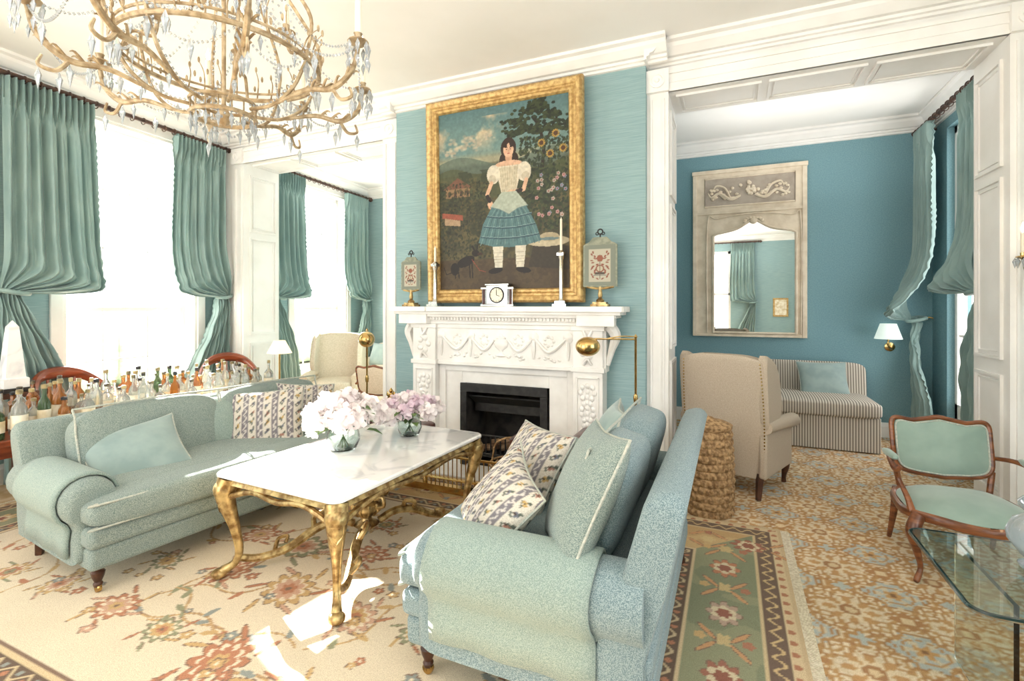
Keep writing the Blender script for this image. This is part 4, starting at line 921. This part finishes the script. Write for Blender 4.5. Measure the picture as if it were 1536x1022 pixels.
# ============================================================ STRIPED SETTEE
st=G('striped_settee',(.60,6.42,0))
st.add('skirt',loft([[(x+.006*math.sin(x*60),y,z) for x,y,z in rrect(.79,.38,.02,zz,n=2)] for zz in (.015,.2,.36)]),M_stripe)
st.add('seat_cushion',sbox((0,-.06,.44),(1.6,.74,.17),.3,.12,puff=.02,nu=60),M_stripe)
st.add('back',tf(sbox((0,0,.0),(1.60,.16,.58),.22,.12,nu=60),T(0,.33,.57)@R(-.12,'X')),M_stripe)
Mx=T(.36,.13,.66)@R(.2,'Z')@R(pi/2-.35,'X'); st.add('pillow',tf(pillow(.52,.44,.16),Mx),M_pteal); st.add('pillow_piping',tf(pillow_pipe(.52,.44),Mx),M_pipe)
# ============================================================ WALL LAMP
def shade(r0,r1,h,c): return lathe([(r0,0),(r1,h),(r1-.003,h),(r0-.003,0)],24,c,cap=False)
wl=G('wall_lamp',(1.66,6.9,1.12)); wl.add('brass_arm',join([vtube([(0,-.005,-.08),(0,-.1,-.10),(-.06,-.2,-.06),(-.06,-.2,.02)],.008,k=5),tf(lathe([(.05,0),(.05,.01),(.02,.02),(.001,.022)],16),T(0,0,-.08)@R(pi/2,'X')),cyl((-.06,-.2,0),(-.06,-.2,.1),.012)]),M_brass)
wl.add('shade',shade(.13,.075,.17,(-.06,-.2,.02)),M_shadeB)
# ============================================================ WING CHAIR
def wingchair(loc,rz,m=M_linen,s=1.0,w_=.31):
    g=G('wing_chair',loc,rz)
    rows=[]
    for k,(z,yy) in enumerate([(.16,-.30),(.4,-.32),(.7,-.35),(.95,-.385),(1.06,-.40),(1.10,-.405),(1.12,-.395)]):
        ww=w_*(1+.06*math.sin(k/6*pi))*(.93 if k==6 else (.98 if k==5 else 1)); rg=[]
        for i in range(13):
            t=-1+2*i/12; rg.append((t*ww,yy+.03*t*t*(1),z-(.03*t**4 if k>3 else 0)))
        for i in range(13):
            t=1-2*i/12; rg.append((t*ww*.98,yy+.11+.03*t*t,z-(.03*t**4 if k>3 else 0)))
        rows.append(rg)
    g.add('back',loft(rows),m)
    for sd,nm in ((1,'wing_a'),(-1,'wing_b')):
        out=[(-.30,.55),(-.20,.56),(-.06,.60),(-.02,.72),(-.06,.90),(-.14,1.04),(-.25,1.10),(-.36,1.10),(-.34,.8)]
        out=[tuple(q) for q in cr(out,3,True)]
        g.add(nm,loft([[(sd*(w_-.03+o),y*k-.2*(1-k),.8+(z-.8)*k) for y,z in out] for o,k in ((0,.94),(.01,1),(.055,1),(.07,.94))]),m)
        g.add(nm+'_side',box((sd*w_-.04 if sd>0 else sd*w_-.02,-.31,.17),(sd*w_+.02 if sd>0 else sd*w_+.04,.30,.52)),m,bevel=.02)
        g.add(nm+'_arm',join([vtube([(sd*(w_+.01),-.30,.57),(sd*(w_+.02),0,.565),(sd*(w_+.02),.28,.545),(sd*(w_+.02),.32,.54)],[.050,.055,.06,.05],k=4,n=14)]),m)
    g.add('seat',join([box((-w_+.02,-.28,.17),(w_-.02,.30,.34))]),m,bevel=.02); g.add('seat_cushion',sbox((0,.03,.42),(w_*1.8,.60,.16),.35,.3,puff=.02),m)
    lx=w_-.04
    P=[vtube([(sx*lx,.27,.30),(sx*(lx+.01),.29,.16),(sx*lx,.28,.06),(sx*lx,.28,.006)],[.03,.034,.018,.02],k=4,n=10) for sx in (-1,1)]+[vtube([(sx*lx,-.27,.2),(sx*lx,-.31,.006)],[.032,.022],k=1,n=4) for sx in (-1,1)]
    g.add('legs',join(P),M_dwood)
    Nh=[]
    for sx in (-1,1):
        for k in range(34): 
            z=.2+k*.026; t=(z-.16)/.96; Nh.append(sbox((sx*w_*(.97+.06*math.sin(t*pi)),-.280-.10*t,z),(.014,.014,.014),1,1,nu=6,nv=4))
    for k in range(24): t=-1+2*k/23; Nh.append(sbox((t*w_*.94,-.390+.03*t*t,1.08-.03*t**4),(.014,.014,.014),1,1,nu=6,nv=4))
    g.add('nailheads',join(Nh),M_brass); return g
wingchair((.06,4.63,0),math.radians(-22))
# ============================================================ FRENCH ARMCHAIR
def frenchchair(name,loc,rz,m):
    g=G(name,loc,rz); P=[]; SZ=.37
    out=[]
    for i in range(40):
        a=2*pi*i/40; c,s=math.cos(a),math.sin(a); x=.30*math.copysign(abs(c)**.5,c); y=.27*math.copysign(abs(s)**.55,s); x*=1+.12*(y/.27)*.5; y+=.025*math.cos(pi*x/.3)*(1 if y>0 else 0); out.append((x,y))
    g.add('seat',puff([(x*.98,y*.98) for x,y in out],.075,z0=SZ-.01),m)
    P.append(vtube([(x,y,SZ-.030-.010*math.cos(4*math.atan2(y,x))) for x,y in out],.022,k=1,n=8,closed=True,flat=1.2))
    for sx in (-1,1):
        P.append(vtube([(sx*.29,.24,SZ-.01),(sx*.325,.275,SZ-.08),(sx*.30,.25,.18),(sx*.275,.225,.08),(sx*.30,.255,.026),(sx*.31,.265,.016)],[.032,.034,.02,.013,.015,.011],k=6,n=10))
        P.append(vtube([(sx*.24,-.24,SZ-.01),(sx*.25,-.26,.2),(sx*.26,-.31,.02)],[.026,.02,.013],k=5,n=8))
        P.append(vtube([(sx*.265,-.30,.58),(sx*.31,-.16,.60),(sx*.345,.02,.585),(sx*.34,.08,.56),(sx*.325,.10,.585)],[.012,.014,.016,.018,.012],k=6,n=8))
        P.append(vtube([(sx*.34,.07,.565),(sx*.32,.05,.50),(sx*.30,.12,.42),(sx*.29,.16,SZ-.02)],[.015,.013,.015,.02],k=6,n=8))
        g.add('arm_pad_%s'%('a' if sx>0 else 'b'),sbox((sx*.325,-.07,.61),(.045,.2,.04),.8,.6,nu=16,nv=10),m)
        P.append(vtube([(sx*.22,-.25,SZ),(sx*.235,-.265,.46),(sx*.245,-.28,.50)],.017,k=4,n=8))
    bo=[]
    for i in range(56):
        a=2*pi*i/56; c,s=math.cos(a),math.sin(a); x=.255*math.copysign(abs(c)**.30,c)*(1-.035*abs(math.cos(a))+.04*s); z=.168*math.copysign(abs(s)**.32,s)
        if s>0: z+=.014*math.cos(2*pi*x/.26)
        else: z-=.010*math.cos(pi*x/.25)
        bo.append((x,z))
    bz=.625
    Mb=T(0,-.28,bz)@R(.20,'X')@R(pi/2,'X')@R(pi,'Y')
    Mb2=T(0,-.30,bz)@R(.20,'X')@R(pi/2,'X')
    g.add('back_pad',tf(puff([(x*.95,z*.94) for x,z in bo],.035),Mb),m); g.add('back_outer',tf(puff([(x*.95,z*.94) for x,z in bo],.015),Mb2),m)
    P.append(tf(vtube([(x,z,0) for x,z in bo],.015,k=1,n=8,closed=True),T(0,-.29,bz)@R(.20,'X')@R(pi/2,'X')))
    P.append(tf(sbox((0,.182,0),(.09,.03,.035),1,1,nu=12,nv=8),T(0,-.29,bz)@R(.20,'X')@R(pi/2,'X')))
    g.add('piping',tf(vtube([(x*.93,z*.91,0) for x,z in bo],.005,k=1,n=6,closed=True),T(0,-.272,bz)@R(.20,'X')@R(pi/2,'X')),M_pipe)
    g.add('wood_frame',join(P),M_wood); return g
frenchchair('french_armchair',(1.21,3.60,0),pi+.05,M_velvet)
frenchchair('french_armchair',(-3.85,4.95,0),.1,M_cream)
# ============================================================ GLASS SIDE TABLE + lamp
gt=G('glass_side_table',(1.33,2.44,0))
gt.add('glass_top',loft([rrect(.60,.34,.06,.485),rrect(.60,.34,.06,.50)]),mat('table_glass',(214,232,226),rough=.01,trans=1,ior=1.45),smooth=False)
gt.add('glass_edge',vtube(rrect(.60,.34,.06,.4925),.008,k=1,n=6,closed=True),mat('glass_edge_dark',(30,52,50),rough=.1,trans=.3))
gt.add('glass_legs',join([box((-.46,-.24,.005),(-.445,.24,.484)),box((.445,-.24,.005),(.46,.24,.484))]),M_glass,smooth=False)
cb=G('crystal_ball_lamp',(1.065,2.52,.502)); cb.add('crystal_base',lathe([(.05,0),(.055,.015),(.03,.03),(.05,.05),(.085,.10),(.09,.13),(.07,.18),(.03,.21),(.05,.23),(.055,.25),(.03,.28),(.012,.30),(.012,.34)],20),M_crys)
# ============================================================ BASKET
bk=G('seagrass_basket',(-.15,3.88,.005)); V=[];F=[];nc_=150;nr=130;Hb=.64
for j in range(nr+1):
    z=Hb*j/nr; r0=.160+.012*math.sin(pi*j/nr)-.015*(j/nr)
    row=z/.055; rowi=int(row); fr=row-rowi
    for i in range(nc_):
        a=2*pi*i/nc_; b=abs(math.sin(pi*fr))**.6; tw=.5+.5*math.cos(26*a+(pi if rowi%2 else 0)+ (fr-.5)*2.2)
        rad=r0+.018*b*(.45+.55*tw); V.append((rad*math.cos(a),rad*math.sin(a),z))
for j in range(nr):
    for i in range(nc_): F.append((j*nc_+i,j*nc_+(i+1)%nc_,(j+1)*nc_+(i+1)%nc_,(j+1)*nc_+i))
bk.add('weave',(V,F),M_basket); bk.add('lid',lathe([(.160,Hb-.02),(.165,Hb),(.12,Hb+.02),(.05,Hb+.03),(.03,Hb+.05),(.001,Hb+.055)],30),M_basket)
bk.add('bottom',lathe([(.155,0.0),(.155,.01)],30),M_basket)
# ============================================================ BAR TABLE + BOTTLES
RB=math.radians(-3); TB=.66
bt=G('bar_table',(-4.42,2.35,0),rz=RB)
bt.add('top',box((-.33,-1.15,TB-.04),(.33,1.15,TB)),M_red,smooth=False,bevel=.008)
bt.add('apron',box((-.29,-1.10,TB-.12),(.29,1.10,TB-.04)),M_red,smooth=False)
bt.add('legs',join([vtube([(sx*.26,sy*1.06,TB-.1),(sx*.26,sy*1.06,.016)],[.035,.02],k=1,n=10) for sx in (-1,1) for sy in (-1,1)]),M_red)
lb=G('liquor_bottles',(-4.42,2.35,TB+.001),rz=RB); S={k:[] for k in 'acgkl'}
r3=random.Random(9)
for iy in range(19):
    for ix in range(5):
        x=-.26+ix*.13+r3.uniform(-.02,.02); y=-1.06+iy*.118+r3.uniform(-.02,.02)
        if r3.random()<.06: continue
        hh=r3.uniform(.20,.33); R_=r3.uniform(.032,.043); kd=r3.choice('aacccccccg')
        sq=r3.random()<.3; n=4 if sq else 12
        nk=r3.uniform(.010,.014)
        prof=[(R_*.9,0),(R_,.01),(R_,hh*.58),(R_*.85,hh*.66),(nk,hh*.76),(nk,hh*.93)]
        S[kd].append(lathe(prof,n,(x,y,0))); S['k'].append(lathe([(nk*1.25,hh*.92),(nk*1.3,hh),(nk*.9,hh+.004)],10,(x,y,0)))
        if not sq: S['l'].append(lathe([(R_+.0012,hh*.18),(R_+.0012,hh*.48)],12,(x,y,0),cap=False))
        if kd=='c' and r3.random()<.4: S['a'].append(lathe([(R_*.8,.012),(R_*.8,hh*.35)],10,(x,y,0)))
for k,mm,nm in (('a',M_amber,'amber_bottles'),('c',M_clearb,'clear_bottles'),('g',M_greenb,'green_bottles'),('k',M_caps,'caps'),('l',M_label,'labels')): lb.add(nm,join(S[k]),mm)
def roundchair(loc,rz):
    g=G('mahogany_chair',loc,rz); P=[]
    P.append(vtube([(.27,.12,.66),(.27,-.08,.76),(.17,-.24,.88),(0,-.29,.92),(-.17,-.24,.88),(-.27,-.08,.76),(-.27,.12,.66)],[.018,.026,.036,.045,.036,.026,.018],k=6,n=8,flat=1.3))
    for a in (-.2,-.1,0,.1,.2): P.append(vtube([(a,-.27+abs(a)*.35,.87),(a*.9,-.22+abs(a)*.2,.46)],.011,k=1,n=8))
    for sx in (-1,1):
        P.append(vtube([(sx*.27,.12,.66),(sx*.25,.16,.55),(sx*.24,.17,.44)],.015,k=4)); P.append(cyl((sx*.22,.2,.43),(sx*.23,.22,0.016),.018)); P.append(vtube([(sx*.2,-.2,.43),(sx*.22,-.26,0.016)],.018,k=1))
    g.add('frame',join(P),M_red); g.add('seat',sbox((0,0,.44),(.5,.48,.08),.4,.4),M_leath)
roundchair((-5.08,3.74,0),-pi/2-.5); roundchair((-5.14,2.38,0),-pi/2+.1)
co=G('console_table',(-5.12,1.72,0),rz=SK); co.add('top',box((-.12,-.32,.80),(.16,.32,.84)),M_dwood,smooth=False,bevel=.006); co.add('legs',join([box((.02+sx*.10-.02,sy*.29-.02,0.015),(.02+sx*.10+.02,sy*.29+.02,.80)) for sx in (-1,1) for sy in (-1,1)]),M_dwood,smooth=False)
ob=G('marble_obelisk',(-5.10,1.93,.842)); sq4=lambda s,z:[(-s,-s,z),(s,-s,z),(s,s,z),(-s,s,z)]
ob.add('plinth',box((-.10,-.10,0),(.10,.10,.03)),M_black,smooth=False); ob.add('shaft',loft([sq4(.075,.03),sq4(.075,.10),sq4(.06,.11),sq4(.03,.50),sq4(.002,.55)]),M_marble,smooth=False)
# ============================================================ LEFT INNER ROOM
wingchair((-5.0,5.25,0),math.radians(-150),m=M_cream)
lsf=G('cream_settee',(-4.95,6.72,0)); lsf.add('base',box((-.8,-.42,.12),(.8,.38,.36)),M_cream,bevel=.03); lsf.add('back',tf(sbox((0,0,0),(1.6,.2,.6),.35,.25),T(0,.3,.58)@R(-.1,'X')),M_cream); lsf.add('seat_cushion',sbox((0,-.05,.43),(1.4,.72,.16),.3,.2,puff=.02),M_cream)
lsf.add('arms',join([sbox((sx*.74,-.03,.45),(.16,.74,.36),.4,.3) for sx in (-1,1)]),M_cream); lsf.add('feet',join([cyl((sx*.7,sy*.33,0),(sx*.7,sy*.33,.14),.025) for sx in (-1,1) for sy in (-1,1)]),M_dwood)
for k,x in enumerate((-.5,-.1,.4)): lsf.add('pillow_%d'%k,tf(pillow(.44,.42,.15),T(x,.06,.68)@R(pi/2-.4,'X')),M_pteal)
fl=G('floor_lamp',(-4.60,3.98,0)); fl.add('brass_stem',join([lathe([(.12,0),(.12,.015),(.02,.03),(.01,.05),(.01,1.0),(.016,1.02),(.008,1.04)],16)]),M_brass); fl.add('shade',shade(.13,.06,.14,(0,0,.98)),M_shade)
def pharm(loc,rz,arm=.5,hh=1.26):
    g=G('reading_lamp',loc,rz); P=[lathe([(.08,0),(.08,.012),(.02,.03),(.009,.04),(.009,hh),(.016,hh+.01),(.002,hh+.03)],18)]
    P.append(cyl((0,0,hh-.01),(arm,0,hh-.01),.007)); P.append(lathe([(.015,-.03),(.018,0),(.015,.03)],10,(0,0,.8)))
    P.append(vtube([(0,0,hh+.01),(arm*.3,0,hh+.012),(arm*.6,0,hh-.008)],.005,k=3)); P.append(cyl((arm,0,hh),(arm,0,hh-.06),.009))
    P.append(tf(sbox((0,0,0),(.19,.15,.15),1,1,nu=24,nv=16),T(arm,0,hh-.07)))
    g.add('brass',join(P),M_brass)
pharm((-.66,3.81,0),pi+.22,arm=.36); pharm((-3.22,3.80,0),-.9,arm=.12,hh=1.26)
# ============================================================ SCONCE
so=G('candle_sconce',(1.80,4.165,1.75)); P=[];Cr=[];Cd=[];Fl=[]
P.append(tf(lathe([(.05,0),(.05,.01),(.03,.02),(.02,.03),(.001,.035)],16),R(pi/2,'X'))); P.append(vtube([(0,-.03,-.15),(0,-.04,0),(0,-.03,.25),(0,-.03,.35)],[.008,.014,.012,.003],k=5))
for s in (-1,1):
    P.append(vtube([(0,-.03,-.03),(s*.06,-.08,-.08),(s*.14,-.13,-.05),(s*.17,-.15,.04)],.007,k=6)); c=(s*.17,-.15,.04)
    P.append(lathe([(.006,0),(.035,.012),(.03,.018),(.012,.022),(.013,.04)],14,c)); Cd.append(lathe([(.011,.04),(.011,.16),(.003,.162)],10,c)); Fl.append(lathe([(.003,.162),(.009,.178),(.010,.19),(.001,.225)],8,c))
    for k in range(7): b=k*2*pi/7; Cr.append(drop((c[0]+.034*math.cos(b),c[1]+.034*math.sin(b),c[2]+.01),1.1))
    for i in range(15): t=i/14; Cr.append(bead((s*.17*t,-.03-.12*t,.2-.16*t-.05*4*t*(1-t)),.007))
Cr.append(drop((0,-.07,-.14),2)); Cr.append(drop((-.10,-.12,-.08),1.8)); Cr.append(drop((.10,-.12,-.08),1.8))
so.add('brass_arms',join(P),M_brass); so.add('candles',join(Cd),M_wax); so.add('flames',join(Fl),M_flame); so.add('crystals',join(Cr),M_crys,smooth=False)
for x,y in ((.05,5.3),(.85,5.1)):
    s_=G('ceiling_downlight',(x,y,CE)); s_.add('rim',lathe([(.03,-.02),(.055,-.012),(.06,0)],18),M_brass); s_.add('bulb',lathe([(.001,-.03),(.025,-.022),(.028,-.01)],12),M_spot)
meshobj('ceiling_vent',join([box((1.15,5.0,CE-.015),(1.3,5.35,CE))]+[box((1.16+k*.022,5.02,CE-.02),(1.168+k*.022,5.33,CE-.014)) for k in range(6)]),M_grey,smooth=False)
rp=G('small_picture',(1.35,-2.84,1.2)); rp.add('frame',box((-.2,.0,0),(.2,.02,.55)),M_gframe,smooth=False,bevel=.005); rp.add('print',box((-.15,.02,.05),(.15,.024,.5)),M_label,smooth=False)
# ============================================================ LIGHT
wd=bpy.data.worlds.new('World'); sc.world=wd; wd.use_nodes=True; bg=wd.node_tree.nodes['Background']; bg.inputs[0].default_value=(1.0,.99,.975,1); bg.inputs[1].default_value=3.1
sd=Vector((4.0,-1.34,-2.25)).normalized(); s=bpy.data.lights.new('sun','SUN'); s.energy=30; s.angle=math.radians(.6); s.color=(1,.96,.9)
o=bpy.data.objects.new('sun',s); sc.collection.objects.link(o); o.rotation_euler=sd.to_track_quat('-Z','Y').to_euler(); o.location=(-9,5,6)
def area(name,loc,rot,sx,sy,p,col=(1,.98,.95)):
    a=bpy.data.lights.new(name,'AREA'); a.shape='RECTANGLE'; a.size=sx; a.size_y=sy; a.energy=p; a.color=col
    o=bpy.data.objects.new(name,a); sc.collection.objects.link(o); o.location=loc; o.rotation_euler=rot; return o
area('added_fill_main',(-1.2,-.9,2.35),(pi,0,0),3.5,1.6,70)  # added fill lamps aimed upward to brighten the ceilings, not fixtures of the house
area('added_fill_side',(1.4,1.2,2.5),(pi,0,0),1.2,1.8,8)
area('added_fill_inner',(.5,5.7,2.7),(pi,0,0),1.6,1.0,9)  # same added upward fill for the two inner rooms
area('added_fill_left',(-4.6,5.9,2.7),(pi,0,0),1.2,1.2,12)
# ============================================================ CAMERA
cam=bpy.data.cameras.new('camera'); cam.lens=740*36/1536; cam.sensor_width=36; cam.shift_y=-51/1536; cam.clip_start=.05
co_=bpy.data.objects.new('camera',cam); sc.collection.objects.link(co_); co_.location=(0,0,1.5); co_.rotation_euler=(pi/2,0,math.radians(23.9)); sc.camera=co_
sc.view_settings.view_transform='Standard'; sc.view_settings.exposure=0.68
